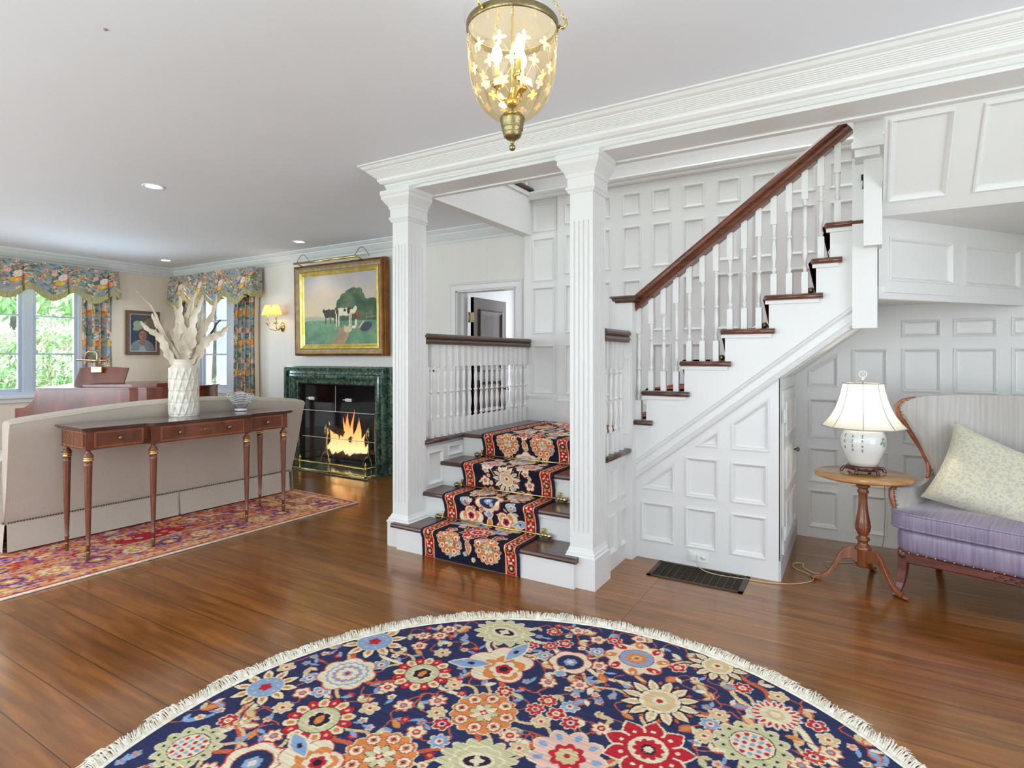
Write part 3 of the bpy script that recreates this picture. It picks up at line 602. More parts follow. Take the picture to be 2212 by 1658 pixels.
# underside of the flight and diagonal boxing below the winders
b=B(); th=.03
def quad(p,dz=.03):
    q=[(x,y,z+dz) for x,y,z in p]; n=len(p)
    b.add(list(p)+q,[tuple(range(n))[::-1],tuple(n+i for i in range(n))]+[(i,(i+1)%n,(i+1)%n+n,i+n) for i in range(n)])
quad([(-1.25,3.70,zs(-1.25)-.01),(.09,3.70,zs(.09)-.01),(.09,YB,zs(.09)-.01),(-1.25,YB,zs(-1.25)-.01)])
quad([(.09,3.70,1.655),(.13,3.70,1.655),(.90,YB,1.655),(.09,YB,1.655)])
struct('trim_stair_soffit',b,M['white'])
# diagonal wall
dA=Vector((.10,3.68)); dB=Vector((.99,4.80)); dd=(dB-dA).normalized(); dn=Vector((dd.y,-dd.x)); L=(dB-dA).length
mD=lambda u,w,d:(dA.x+dd.x*u+dn.x*d, dA.y+dd.y*u+dn.y*d, w)
b=B(); panels(b,rect(0,L,1.62,2.06),[rect(.08,.60,1.72,1.96),rect(.70,1.22,1.72,1.96)],mD); b.prism(rect(0,L,1.62,2.06),lambda u,w:mD(u,w,-.02),lambda u,w:mD(u,w,-.05)); struct('wall_winder',b,M['white'])
b=B(); 
def quad2(p,dz): 
    q=[(x,y,z+dz) for x,y,z in p]; n=len(p); b.add(list(p)+q,[tuple(range(n))[::-1],tuple(n+i for i in range(n))]+[(i,(i+1)%n,(i+1)%n+n,i+n) for i in range(n)])
quad2([(.10,3.64,2.055),(3.3,3.64,2.055),(3.3,YB,2.055),(.90,YB,2.055)],.03); struct('trim_winder_soffit',b,M['white'])
# sloping panelled soffit beside the beam
sl=math.hypot(.40,.40); 
def mS(u,w,d): # w along the slope 0 bottom .. sl top
    t=w/sl; y=3.64-(3.64-3.225)*t; z=2.052+(2.445-2.052)*t; n=Vector((0,-.393,-.415)).normalized(); return (u,y+n.y*d,z+n.z*d)
b=B(); panels(b,rect(.115,3.3,0,sl),[rect(x,x+.25+(.1 if k else 0),.085,sl-.03) for k,x in enumerate((.135,.485,.95,1.45,1.95,2.45))],mS,PROF)
b.prism(rect(.115,3.3,0,sl),lambda u,w:mS(u,w,-.02),lambda u,w:mS(u,w,-.06)); b.box(.03,.112,3.52,3.66,1.885,2.40); struct('wall_slope_panel',b,M['white'])
# drop post of the upper newel
b=B(); b.box(-.022,.093,3.60,3.70,1.458,2.445); b.box(-.017,.114,3.44,3.62,2.39,2.62); b.box(-.025,.122,3.43,3.63,2.372,2.405); b.box(-.010,.10,3.46,3.60,2.335,2.372)
p=part('drop_newel',b,M['white']); tag(p,'white square post hanging at the top of the stair flight with a boxed cap','post')

# ---- beam on columns with its crown
b=B(); b.box(-2.80,3.3,BY,3.215,2.447,CZ+.1); b.box(-2.80,3.3,3.19,3.232,2.438,2.455)
b.box(-2.725,-2.62,3.2,4.80,2.447,CZ+.1); struct('trim_beam',b,M['white'])
cp=[(0,0),(0,-.150),(-.010,-.154),(-.016,-.146),(-.012,-.138),(-.020,-.134),(-.020,-.124),(-.040,-.116),(-.054,-.100),(-.058,-.090),(-.056,-.084)]
for k in range(7):
    a=-.060-k*.0072; z=-.080+k*.0062; cp+=[(a,z),(a-.0055,z+.0005),(a-.0055,z+.0042)]
cp+=[(-.112,-.034),(-.118,-.032),(-.128,-.026),(-.140,-.012),(-.152,-.008),(-.152,0)]
cp=[(-a,z) for a,z in cp]
# travel so that the right-hand side of the path faces the room (towards -Y / -X)
b=B(); b.sweep([(-2.80,3.40,CZ),(-2.80,BY,CZ),(3.3,BY,CZ)],cp); struct('trim_crown_beam',b,M['white'])
cr2=[(0,0),(0,-.13),(.010,-.135),(.018,-.125),(.018,-.11),(.035,-.095),(.060,-.060),(.068,-.050),(.068,-.038),(.085,-.03),(.10,-.015),(.11,-.012),(.11,0)]
b=B(); b.sweep([(XL,-2.7,CZ),(XL,YF,CZ),(-2.725,YF,CZ)],cr2); struct('trim_crown_living',b,M['crownw'])
b=B(); b.box(-6.60,-6.14,YF-.016,YF,0,.12); b.box(-4.38,-3.63,YF-.016,YF,0,.12); struct('baseboard_back',b,M['crownw'])
b=B(); b.box(XL,XL+.016,-2.7,YF,0,.12); struct('baseboard_left',b,M['crownw'])

# ---- stairwell above: side fascia, upper hall
b=B(); b.box(-2.72,-2.62,3.2,4.80,2.72,2.845); b.box(-4.2,-2.66,3.2,4.8,2.74,2.84); b.box(-4.3,-4.2,3.1,4.9,2.7,5.0); b.box(-4.3,-2.72,4.80,4.9,2.74,5.0)
b.box(-4.3,3.3,3.10,3.2,2.72,5.0); b.box(1.6,1.7,3.1,4.8,1.66,5.0); struct('wall_upper',b,M['whitewall'])
b=B(); b.box(-2.635,-2.607,3.2,4.71,2.80,2.838); struct('trim_2',b,M['white'])

# ---- door casing and dark open door
b=B()
for a in (0,):
    cs=[(0,0),(.080,0),(.080,.010),(.070,.022),(.060,.024),(.050,.016),(.012,.012),(0,.018)]
    b.sweep([(-3.55,YF,0),(-3.55,YF,1.985),(-2.825,YF,1.985),(-2.825,YF,0)],[(q,-w) for q,w in cs],up=(0,1,0))
b.box(-3.55,-3.535,YF-.004,YF+.13,0,1.985); b.box(-2.84,-2.825,YF-.004,YF+.13,0,1.985); b.box(-3.55,-2.825,YF-.004,YF+.13,1.972,1.987); b.box(-3.535,-3.50,YF+.06,YF+.13,0,1.97); struct('trim_door_casing',b,M['white'])
dh=[rect(5.02,5.46,1.16,1.80),rect(5.02,5.46,.72,1.05),rect(5.02,5.46,.18,.64)]
b=B(); ob=B()
panels(b,rect(4.92,5.56,.02,1.93),dh,mX(-3.42),[(0,0),(0,.014),(.012,.016),(.03,.004),(.05,-.004)],0); b.box(-3.46,-3.421,4.92,5.56,.02,1.93)
b.add([(-3.42,4.92,.02),(-3.46,4.92,.02),(-3.46,4.92,1.93),(-3.42,4.92,1.93)],[(0,1,2,3)],1)
d2=struct('door_2',b,[M['door_dark'],M['door_core']])
for k,h in enumerate(dh):
    b=B(); hh=h; b.sweep([(-3.42,u,w) for u,w in hh],[(.012,0),(.012,.016),(-.006,.02),(-.03,.006),(-.03,0)],up=(1,0,0),closed=True); struct('door_moulding',b,M['door_core'],d2)
b=B(); b.lathe([(.006,0),(.008,.03),(.022,.04),(.026,.055),(.016,.07),(0,.072)],14,(-3.42,5.50,.95),ax='x'); struct('door_knob',b,M['brassd'],d2)
for z in (1.72,.3):
    b=B(); b.box(-3.475,-3.415,4.905,4.92,z-.05,z+.05); b.tube([(-3.47,4.905,z-.055),(-3.47,4.905,z+.055)],.008,8); struct('hinge',b,M['brassd'],d2)

# ---- windows
def window(name,mp,u0,u1,z0,z1,mull,rows_,depth,lab):
    """mp(u,d,w): d>0 towards the outside"""
    def bx(b,a0,a1,d0,d1,w0,w1):
        v=[mp(x,d,z) for z in (w0,w1) for d in (d0,d1) for x in (a0,a1)]; b.add(v,[(0,2,3,1),(4,5,7,6),(0,1,5,4),(2,6,7,3),(0,4,6,2),(1,3,7,5)])
    b=B(); t=.04
    bx(b,u0,u0+t,0,depth,z0,z1); bx(b,u1-t,u1,0,depth,z0,z1); bx(b,u0,u1,0,depth,z0,z0+t); bx(b,u0,u1,0,depth,z1-t,z1)
    bx(b,mull[0],mull[1],0,depth,z0+t,z1-t)
    for a,c in ((u0-.07,u0+.005),(u1-.005,u1+.07)): bx(b,a,c,-.022,-.001,z0-.0,z1-.001)
    bx(b,u0-.07,u1+.07,-.024,-.001,z1,z1+.08)
    w=struct(name,b,M['sash']); 
    b=B(); bx(b,u0-.09,u1+.09,-.05,.03,z0-.035,z0); bx(b,u0-.07,u1+.07,-.022,0,z0-.09,z0-.035); struct('window_sill',b,M['crownw'],w)
    for a,c in ((u0+t,mull[0]),(mull[1],u1-t)):
        b=B(); s_=.04; d0,d1=.03,.07
        bx(b,a,a+s_,d0,d1,z0+t,z1-t); bx(b,c-s_,c,d0,d1,z0+t,z1-t); bx(b,a+s_,c-s_,d0,d1,z0+t,z0+t+s_); bx(b,a+s_,c-s_,d0,d1,z1-t-s_,z1-t)
        for zz in rows_: bx(b,a+s_,c-s_,d0+.008,d1-.008,zz-.011,zz+.011)
        struct('window_sash',b,M['sash'],w)
        b=B(); bx(b,a+s_,c-s_,.048,.052,z0+t+s_,z1-t-s_); struct('window_glass',b,M['winglass'],w)
    return w
window('window_1',lambda u,d,w:(XL-d,u,w),2.42,3.58,.84,2.32,(2.955,3.055),(1.345,1.82),.14,'')
window('window_2',lambda u,d,w:(u,YF+d,w),-8.12,-6.86,.84,2.32,(-7.50,-7.33),(1.345,1.82),.11,'')

# ================================================================== STAIRS
# columns
def column(x0,x1,name,label,pl):
    c=thing(name,label,'column',((x0+x1)/2,3.09,0),0,'fluted white columns at the stair foot')
    y0,y1=2.99,3.18
    fl=[(0,0),(.0015,-.006),(.0055,-.009)]
    def fluteface(u0,u1):
        n=4; w=.0125; g=(u1-u0-n*w)/(n+1.6); out=[]
        for k in range(n):
            a=u0+g*1.3+k*(w+g); zb,zt=.30,2.08
            out.append([(a,zb+.01),(a+w*.5,zb),(a+w,zb+.01),(a+w,zt-.01),(a+w*.5,zt),(a,zt-.01)])
        return out
    b=B(); panels(b,rect(x0,x1,.10,2.34),fluteface(x0,x1),mY(y0),fl); panels(b,rect(y0,y1,.10,2.34),fluteface(y0,y1),mX(x1),fl)
    panels(b,rect(y0,y1,.10,2.34),[],mX(x0,-1),fl); b.add([(x0,y1,.1),(x1,y1,.1),(x1,y1,2.34),(x0,y1,2.34)],[(0,1,2,3)]); part('shaft',b,M['white'],c,True)
    b=B(); p=pl; b.box(x0-p,x1+p,y0-.022,y1+p,0,.165); 
    P=[(0,0),(p,0),(p,.01),(p*.7,.018),(p*.7,.028),(p*.35,.038),(.004,.055),(0,.055)]
    b.sweep([(x0,y1,.165),(x0,y0,.165),(x1,y0,.165),(x1,y1,.165)],P); part('base',b,M['white'],c,True)
    b=B(); q=[(0,0),(.006,0),(.010,.008),(.022,.014),(.022,.030),(.012,.036),(0,.036)]
    pt=[(x0,y1,0),(x0,y0,0),(x1,y0,0),(x1,y1,0)]
    def at(z): return [(a,b_,z) for a,b_,_ in pt]
    b.sweep(at(2.235),[(0,0),(.006,0),(.014,.016),(.020,.022),(.020,.034),(0,.034)]); b.sweep(at(2.262),[(0,0),(.012,0),(.012,.062),(0,.062)])
    b.sweep(at(2.322),[(0,0),(.016,0),(.020,.010),(.020,.020),(.030,.035),(.048,.060),(.056,.070),(.056,.092),(.062,.096),(.062,.125),(0,.125)]); part('capital',b,M['white'],c,True)
    return c
column(-2.763,-2.624,'column','fluted white square column left of the carpeted steps',.030)
column(-1.409,-1.268,'column','fluted white square column right of the carpeted steps, nearest the vent',.022)

# lower steps
stair=thing('entry_steps','four white steps with dark treads rising between two columns to the landing','steps',(-2.0,3.3,0))
SX0,SX1=-2.64,-1.30; Z=[.175,.355,.535,.712]; RY=[2.95,3.18,3.40,3.66]
def nose(b,x0,x1,yn,yb,zt,t=.032,mi=0):
    P=[(yb,zt),(yn+.012,zt),(yn+.003,zt-.006),(yn,zt-.016),(yn+.003,zt-.026),(yn+.012,zt-t),(yb,zt-t)]
    b.prism(P,lambda y,z:(x0,y,z),lambda y,z:(x1,y,z),mi)
for k in range(4):
    b=B(); x0,x1=(SX0,SX1) if k else (-2.70,-1.375)
    zb=0 if k==0 else Z[k-1]
    y=RY[k]; 
    if k==0: b.box(-2.68,-1.36,y-.012,BY+.2,0,Z[0]-.032)
    else: b.box(x0,x1,y,y+.02,zb,Z[k]-.032)
    b.box(x0+.005,x1-.005,y-.016,y,Z[k]-.050,Z[k]-.032); part('riser',b,M['white'],stair,True)
    if k<3:
        b=B(); 
        if k==0: nose(b,-2.72,-1.345,2.918,2.99,Z[0]); b.box(-2.625,-1.409,2.985,RY[1],Z[0]-.03,Z[0]-.0005)
        else: nose(b,SX0,SX1,RY[k]-.034,RY[k+1],Z[k])
        part('tread',b,M['tread'],stair,True)
# landing platform
land=thing('stair_landing','dark wooden landing floor with white side panelling at the head of four steps','landing',(-2.0,4.1,0))
b=B(); nose(b,SX0,SX1,3.626,YB,Z[3]); b.box(-2.74,SX0,3.16,4.72,Z[3]-.032,Z[3]); b.tube([(-2.625,3.17,Z[3]-.016),(-2.625,3.64,Z[3]-.016)],.016,8)
b.box(SX1,-1.262,3.18,3.62,Z[3]-.032,Z[3]); b.tube([(-1.262,3.19,Z[3]-.016),(-1.262,3.61,Z[3]-.016)],.016,8); part('landing_floor',b,M['tread'],land,True)
b=B(); panels(b,[(3.18,.0),(3.66,0),(3.66,.66),(3.18,.66)],[rect(3.22,3.40,.38,.62),rect(3.46,3.64,.56,.64)],mX(-2.64)); b.box(-2.74,-2.66,3.18,4.72,0,.68); part('side_panel_left',b,M['white'],land,True)
b=B(); panels(b,[(3.18,0),(3.64,0),(3.64,.68),(3.18,.68)],[rect(3.26,3.40,.10,.34),rect(3.46,3.60,.10,.34),rect(3.26,3.40,.42,.62),rect(3.46,3.60,.42,.62)],mX(-1.285)); b.box(-1.36,-1.30,3.18,3.66,0,.68); part('side_panel_right',b,M['white'],land,True)

# balusters
def baluster_bm(h,sq=.033):
    """turned baluster: square top block, turned shaft, square foot"""
    b=B(); s=sq/2; b.box(-s,s,-s,s,0,.125); b.box(-s,s,-s,s,h-.165,h); r=sq*.5
    def q(z0,pr): return [(a*r,z0+t) for a,t in pr]
    t0=.125; t1=h-.165; H_=t1-t0
    pr=[(.80,0),(.55,.012),(.85,.018),(.85,.028),(.6,.034),(.5,.045),(.62,.07),(.88,.10),(.92,.125),(.75,.16),(.52,.19),(.50,.20)]
    pts=q(t0,pr)+[(r*.95,t0+.203),(r*.95,t0+.214),(r*.5,t0+.218),(r*.55,t0+.24),(r*.80,t0+.29),(r*.82,t0+.32),(r*.60,t0+.38),(r*.5,t1-.035),(r*.72,t1-.030),(r*.72,t1-.020),(r*.55,t1-.018),(r*.78,t1-.006),(r*.95,t1)]
    b.lathe(pts,10); return b
def rail_prof(w,h):
    return [(-w*.38,0),(-w*.38,h*.16),(-w*.48,h*.22),(-w*.40,h*.42),(-w*.34,h*.5),(-w*.5,h*.62),(-w*.5,h*.8),(-w*.36,h*.97),(0,h),(w*.36,h*.97),(w*.5,h*.8),(w*.5,h*.62),(w*.34,h*.5),(w*.40,h*.42),(w*.48,h*.22),(w*.38,h*.16),(w*.38,0)]
bal_proto=None
def balustrade(name,label,loc,pts,h_of,rail_path,rmat,w,h,proto_h):
    t=thing(name,label,'balustrade',loc)
    b=B(); b.sweep(rail_path,rail_prof(w,h)); part('handrail',b,rmat,t,True)
    meshes={}
    for (x,y,z) in pts:
        hh=round(h_of(x,y,z),4)
        if hh not in meshes:
            bb=baluster_bm(hh); o=part('baluster',bb,M['white'],t); meshes[hh]=o.data
        else:
            o=link('baluster',meshes[hh],t)
        o.location=(x-loc[0],y-loc[1],z-loc[2])
    return t
LX=-2.665
balustrade('landing_balustrade','white turned balusters under a dark rail along the left side of the landing',(LX,3.9,Z[3]),[(LX,3.289+.0815*j,Z[3]) for j in range(18)],lambda x,y,z:1.40-Z[3],[(LX,3.17,1.397),(LX,4.72,1.397)],M['railw'],.085,.078,0)
balustrade('landing_balustrade','three white turned balusters under a short dark rail beside the right column',(-1.295,3.4,Z[3]),[(-1.295,3.24+.0875*j,Z[3]) for j in range(4)],lambda x,y,z:1.40-Z[3],[(-1.295,3.17,1.397),(-1.295,3.60,1.397)],M['railw'],.085,.078,0)

# main flight
fl=thing('stair_flight','white stair flight with dark treads rising to the right above the closet','stairs',(-.6,3.9,Z[3]))
ZT=[.895,1.0865,1.278,1.4695,1.661,1.8525,2.044]; RX=[-1.4135,-1.17,-.9265,-.683,-.4395,-.196,-.128]
poly=[(-1.255,.50),(-1.255,ZT[0]-.03)]
for n in range(1,7): poly+=[(RX[n],ZT[n-1]-.03),(RX[n],ZT[n]-.03)]
poly+=[(.09,ZT[6]-.03),(.09,zs(.09))]
b=B(); b.prism(poly,lambda u,w:(u,3.635,w),lambda u,w:(u,3.68,w))
p0=[(-1.255,3.635,.50),(.0,3.635,zs(0))]
b.sweep(p0,[(0,.0),(.012,.0),(.018,.012),(.010,.024),(.0,.03)],up=(0,0,1)); b.sweep([(-1.255,3.635,.585),(.0,3.635,zs(0)+.085)],[(0,0),(.006,.0),(.016,.010),(.012,.020),(.0,.026)])
part('outer_stringer',b,M['white'],fl,True)
xr=[-1.125,-.891,-.645,-.405,-.161,-.068,.05]
for n in range(7):
    b=B(); x0=RX[n]-.028 if n else -1.255; x1=xr[n]; z=ZT[n]
    b.box(x0+.016,x1-.002,3.612,YB,z-.032,z); b.tube([(x0+.016,3.612,z-.016),(x0+.016,YB,z-.016)],.016,8); b.tube([(x0+.01,3.612,z-.016),(x1,3.612,z-.016)],.016,8)
    part('tread',b,M['mahog'] if n>1 else M['tread'],fl,True)
    b=B(); 
    if n: b.box(RX[n],RX[n]+.02,3.64,YB,ZT[n-1],z-.032)
    b.box(max(x0+.01,-1.25),x1-.02,3.618,3.636,z-.052,z-.032); part('riser',b,M['white'],fl,True)
b=B(); b.sweep([(-1.30,YB,Z[3]+.22),(.1,YB,Z[3]+.22+1.4*.785)],[(0,-.2),(.014,-.2),(.014,.02),(.022,.028),(.018,.042),(.0,.05)]); part('wall_skirt',b,M['white'],fl,True)
# balustrade of the flight
def zr(x): return 1.590+.763*(x+1.256)
pts=[]
for j in range(15):
    x=-1.226+.081*j; n=max(i for i in range(7) if RX[i]<=x+.018) if j else 0
    if j in (13,): n=5
    if j>=14: n=6
    pts.append((x,3.665,ZT[n]))
balustrade('stair_balustrade','sloping red-brown handrail with white turned balusters above the stair flight',(-.6,3.665,1.2),pts,lambda x,y,z:zr(x)-z+.01,[(-1.262,3.665,1.590),(-.018,3.665,2.540)],M['mahog'],.085,.088,0)
# newel
nw=thing('newel_post','square white newel post with dark moulded cap at the foot of the flight','post',(-1.295,3.63,0))
b=B(); b.box(-1.345,-1.243,3.58,3.68,.70,1.655); b.box(-1.352,-1.238,3.566,3.665,0,.70)
b2=B(); panels(b2,rect(-1.345,-1.243,.72,1.38),[rect(-1.325,-1.263,.80,1.30)],mY(3.578),[(0,0),(.005,.003),(.010,-.004)]); b.add(b2.v,b2.f)
part('post',b,M['white'],nw,True)
b=B(); b.sweep([(-1.345,3.68,1.655),(-1.345,3.58,1.655),(-1.243,3.58,1.655),(-1.243,3.68,1.655)],[(-.05,0),(.010,0),(.014,.010),(.026,.012),(.030,.030),(.040,.032),(.040,.042),(-.05,.055)],closed=True); part('cap',b,M['railw'],nw,True)
# upper hall balustrade seen through the stairwell
ub=thing('upper_balustrade','dark floor edge with white balusters of the upper landing above the stairwell','balustrade',(-2.64,4.0,2.845))
b=B(); b.box(-2.70,-2.60,3.25,4.72,2.845,2.882); b.tube([(-2.60,3.25,2.863),(-2.60,4.72,2.863)],.0185,8); part('floor_nosing',b,M['railw'],ub,True)
b=B(); b.sweep([(-2.655,3.25,3.62),(-2.655,4.7,3.62)],rail_prof(.07,.07)); part('handrail',b,M['railw'],ub,True)
bb=baluster_bm(.74); me=None
for k in range(17):
    if me is None: o=part('baluster',bb,M['white'],ub); me=o.data
    else: o=link('baluster',me,ub)
    o.location=(-2.655+2.64,3.33+k*.083-4.0,2.882-2.845)
# wall handrail end glimpsed behind the post
b=B(); b.tube([(.02,3.594,2.262),(.065,3.594,2.262)],.017,8); b.tube([(.035,3.594,2.25),(.03,3.594,2.20)],.007,6)
tag(part('handrail_end',b,M['iron']),'dark rounded end of a wall handrail behind the drop post','handrail')

# ---- stair runner
ux0,ux1=-2.44,-1.71; path=[(2.930,.004),(2.928,.06),(2.924,.125)]
def step(yn,z,yr):
    return [(yn-.004,z-.030),(yn-.010,z-.014),(yn-.006,z+.002),(yn+.006,z+.009),(yn+.10,z+.009),(yr-.018,z+.009),(yr-.010,z+.022)]
ny=[2.918,3.146,3.366,3.626]
for k in range(4):
    yr=RY[k+1] if k<3 else 4.62
    path+=step(ny[k],Z[k],yr) if k<3 else [(ny[k]-.004,Z[k]-.03),(ny[k]-.010,Z[k]-.014),(ny[k]-.006,Z[k]+.002),(ny[k]+.006,Z[k]+.009),(4.64,Z[k]+.009)]
    if k<3: path+=[(RY[k+1]-.010,Z[k]+.07),(RY[k+1]-.024,Z[k+1]-.056)]
path=np.array(path); seg=np.r_[0,np.cumsum(np.hypot(*np.diff(path,axis=0).T))]; Ltot=seg[-1]; wR=ux1-ux0
cv=Canvas(wR,Ltot,.0032,(26,26,42))
def runner_pattern(cv,w,Lt):
    cx=w/2; k=0; s=.10
    seq=['orange','splay','lotus','oval','redblue','leafy','pink','creamros','orange','splay','lotus','oval']
    s=.13
    while s<Lt:
        kd=seq[k%len(seq)]
        if k%2==0:
            for sg in (-1,1): mot(cv,kd if kd!='leafy' else 'redblue',cx+sg*.145,s,.095,k+sg*.3)
            cv.leaf(cx,s-.06,.10,.018,pi/2,ORNG,CREAM); smallflower(cv,cx,s+.06,.028,k)
        else:
            mot(cv,kd,cx,s,.10,pi/2)
            for sg in (-1,1):
                smallflower(cv,cx+sg*.18,s-.03,.036,k+1); smallflower(cv,cx+sg*.16,s+.06,.028,k+3); cv.curve((cx+sg*.1,s),(cx+sg*.2,s+.12),sg*.2,.006,TAN)
        for q in range(7):
            smallflower(cv,cx+RNG.uniform(-.23,.23),s+RNG.uniform(-.09,.09),.015,RNG.randint(6))
            cv.leaf(cx+RNG.uniform(-.23,.23),s+RNG.uniform(-.09,.09),.04,.009,RNG.uniform(0,6.3),[TAN,LBLUE,GRN,RUST][q%4])
        s+=.165; k+=1
    bw=.098
    for sd in (0,1):
        u0=0 if sd==0 else w-bw; X=cv.X
        mk=(X>=u0)&(X<=u0+bw); cv.C[mk]=np.array((172,26,38))/255
        for a,c,t in ((.020 if sd==0 else bw-.020,(226,170,130),.004),((bw-.006) if sd==0 else .006,(232,200,150),.005)):
            cv.C[np.abs(X-(u0+a))<t/1.6]=np.array(c)/255
        e=(X<.014) if sd==0 else (X>w-.014); cv.C[e]=np.array((30,32,56))/255
        um=u0+bw/2+(.006 if sd==0 else -.006); q=.04; j=0
        while q<Lt:
            if j%3==0: cv.lay(um,q,.030,10,.12,0,(220,150,90)); cv.lay(um,q,.026,10,.15,0,(40,32,48)); cv.lay(um,q,.014,6,.3,0,(220,120,70)); cv.lay(um,q,.006,0,0,0,CREAM)
            else:
                for a_ in (-.016,.0,.016): cv.lay(um+a_,q+(.01 if a_ else -.012),.0085,4,.35,j+a_*90,[TAN,CREAM,(190,170,90)][j%3])
                cv.leaf(um-.01,q-.02,.02,.006,1+j,GRN)
            q+=.043; j+=1
runner_pattern(cv,wR,Ltot)
Yp=np.interp(cv.ys,seg,path[:,0]); Zp=np.interp(cv.ys,seg,path[:,1])
P=np.zeros((cv.ny,cv.nx,3)); P[...,0]=ux0+cv.X; P[...,1]=Yp[:,None]; P[...,2]=Zp[:,None]
run=thing('stair_runner','navy and red floral carpet runner laid over the four steps and landing','runner',((ux0+ux1)/2,3.0,0))
colmesh('woven_field',P,cv.C,M['runner'],run,world=True)
b=B()
for x in (ux0,ux1): b.tube([(x,a,z-.002) for a,z in path],.0055,6)
M['bind']=mat('navy_binding',rgb(30,32,52),.9); part('edge_binding',b,M['bind'],run,True)
# runner on the upper flight (seen between the balusters)
ru=B()
for n in range(7):
    y0,y1=3.74,4.55; x0=RX[n]; 
    if n==0: x0=-1.30
    nx=RX[n+1] if n<6 else .05
    z=ZT[n]
    pp=[(x0-.012,(ZT[n-1] if n else Z[3])+.015),(x0-.040,z-.035),(x0-.046,z-.01),(x0-.034,z+.008),(nx-.012,z+.008)]
    G=np.array([[(a,y,zz) for y in np.linspace(y0,y1,28)] for a,zz in pp]); 
    if n==0: G0=G
    ru.grid(G,0)
b=ru; o=part('stair_runner',b,M['runner']); 
ca=o.data.color_attributes.new('Col','FLOAT_COLOR','POINT'); k=len(o.data.vertices); pal=np.array([(172,26,38),(30,32,56),(216,150,100),(40,36,60),(190,60,50)])/255
cc=np.ones((k,4),np.float32); cc[:,:3]=s2l(pal[RNG.randint(0,5,k)]); ca.data.foreach_set('color',cc.ravel())
tag(o,'dark red patterned carpet runner on the upper flight, glimpsed between the balusters','runner')
# rods
def make_rod(x0,x1,y,z,label):
    t=thing('stair_rod',label,'stair rod',((x0+x1)/2,y,z),0,'brass stair rods across the runner'); h=(x1-x0)/2
    b=B(); b.tube([(-h,0,0),(h,0,0)],.0065,10); part('rod',b,M['brass'],t)
    for sg in (-1,1):
        b=B(); b.lathe([(.005,0),(.012,.004),(.014,.010),(.007,.016),(.013,.022),(.018,.030),(.019,.036),(.012,.046),(.004,.056),(0,.058)] if sg>0 else [(.005,0),(.012,-.004),(.014,-.010),(.007,-.016),(.013,-.022),(.018,-.030),(.019,-.036),(.012,-.046),(.004,-.056),(0,-.058)],12,(sg*h,0,0),ax='x'); part('finial',b,M['brassd'] if sg<0 else M['brass'],t)
        b=B(); X=sg*(h-.012); b.box(X-.007,X+.007,-.002,.012,-.004,.030); b.box(X-.010,X+.010,.004,.014,.022,.040); b.lathe([(.010,-.008),(.012,0),(.010,.008)],10,(X,0,0),ax='x'); b.sphere((X,.004,-.010),.008); part('bracket',b,M['brass'],t)
    return t
for k,(z,y,lab) in enumerate([(Z[0]+.024,RY[1]-.026,'brass stair rod across the runner above the bottom tread'),(Z[1]+.022,RY[2]-.026,'brass stair rod across the runner above the middle tread'),(Z[2]+.022,RY[3]-.026,'brass stair rod across the runner just below the landing edge')]):
    make_rod(-2.465,-1.66,y,z,lab)
for n,lab in ((3,'small brass rod finial on the third dark tread of the flight, between balusters'),(4,'small brass rod finial on the fourth dark tread of the flight'),(5,'small brass rod finial on the highest long tread of the flight')):
    b=B(); x=RX[n]-.03; z=ZT[n-1]+.022; b.tube([(x,3.70,z),(x,4.6,z)],.0065,8); b.sphere((x,3.69,z),.019); b.lathe([(.01,0),(.012,.012)],10,(x,3.70,z),ax='y'); tag(part('stair_rod',b,M['brassd']),lab,'stair rod','brass rods on the upper flight')

# ================================================================== FIREPLACE
fs=thing('fireplace_surround','green veined marble fireplace surround with moulded frame beside the left column','fireplace',(-5.27,YF,0))
sp=[(0,0),(0,.030),(.012,.040),(.030,.044),(.046,.060),(.060,.078),(.075,.084),(.092,.078),(.100,.060),(.128,.058),(.128,.085),(.160,.090),(.168,.070),(.168,0)]
b=B(); b.sweep([(FX0,YF,.012),(FX0,YF,FZ),(FX1,YF,FZ),(FX1,YF,.012)],[(a*1.2,-w) for a,w in sp],up=(0,1,0)); b.box(FX1+.19,-4.385,YF-.035,YF,.012,1.185); part('moulded_frame',b,M['marble'],fs,True)
b=B(); b.box(-6.17,-4.385,YF-.05,YF,1.182,1.196); part('cap_strip',b,M['marble'],fs,True)
b=B(); b.box(-6.14,-4.43,4.40,4.80,0.0,.012); tag(part('hearth_slab',b,M['marble']),'green marble hearth slab set in the floor before the fireplace','hearth')
b=B(); b.box(FX0-.02,FX1+.02,5.30,5.36,0,1.05); b.box(FX0-.06,FX0,YF+.13,5.34,0,1.05); b.box(FX1,FX1+.06,YF+.13,5.34,0,1.05); b.box(FX0-.06,FX1+.06,YF+.13,5.36,FZ,1.1); b.box(FX0-.06,FX1+.06,YF,5.36,-.01,.006)
b.box(FX0-.001,FX0+.012,YF,YF+.14,0,FZ); b.box(FX1-.012,FX1+.001,YF,YF+.14,0,FZ); b.box(FX0,FX1,YF,YF+.14,FZ-.012,FZ+.001); struct('wall_firebox',b,M['soot'])
gs=thing('fire_screen','glass fire screen of joined panes with two white metal pulls','fire screen',(-5.32,YF+.02,0))
xm=-5.36
for nm,(x0,x1,z0,z1) in (('pane',(FX0+.02,xm,.655,.96)),('pane',(xm+.004,FX1-.02,.655,.96)),('pane',(FX0+.02,FX1-.02,.33,.65)),('pane',(FX0+.02,FX1-.02,.02,.325))):
    b=B(); b.box(x0,x1,YF+.020,YF+.026,z0,z1); part('glass_pane',b,M['fireglass'],gs,True)
b=B(); 
for z in (.6525,.3275): b.box(FX0+.02,FX1-.02,YF+.017,YF+.020,z-.003,z+.003)
b.box(xm,xm+.004,YF+.017,YF+.020,.655,.96); part('glass_joint',b,M['paper'],gs,True)
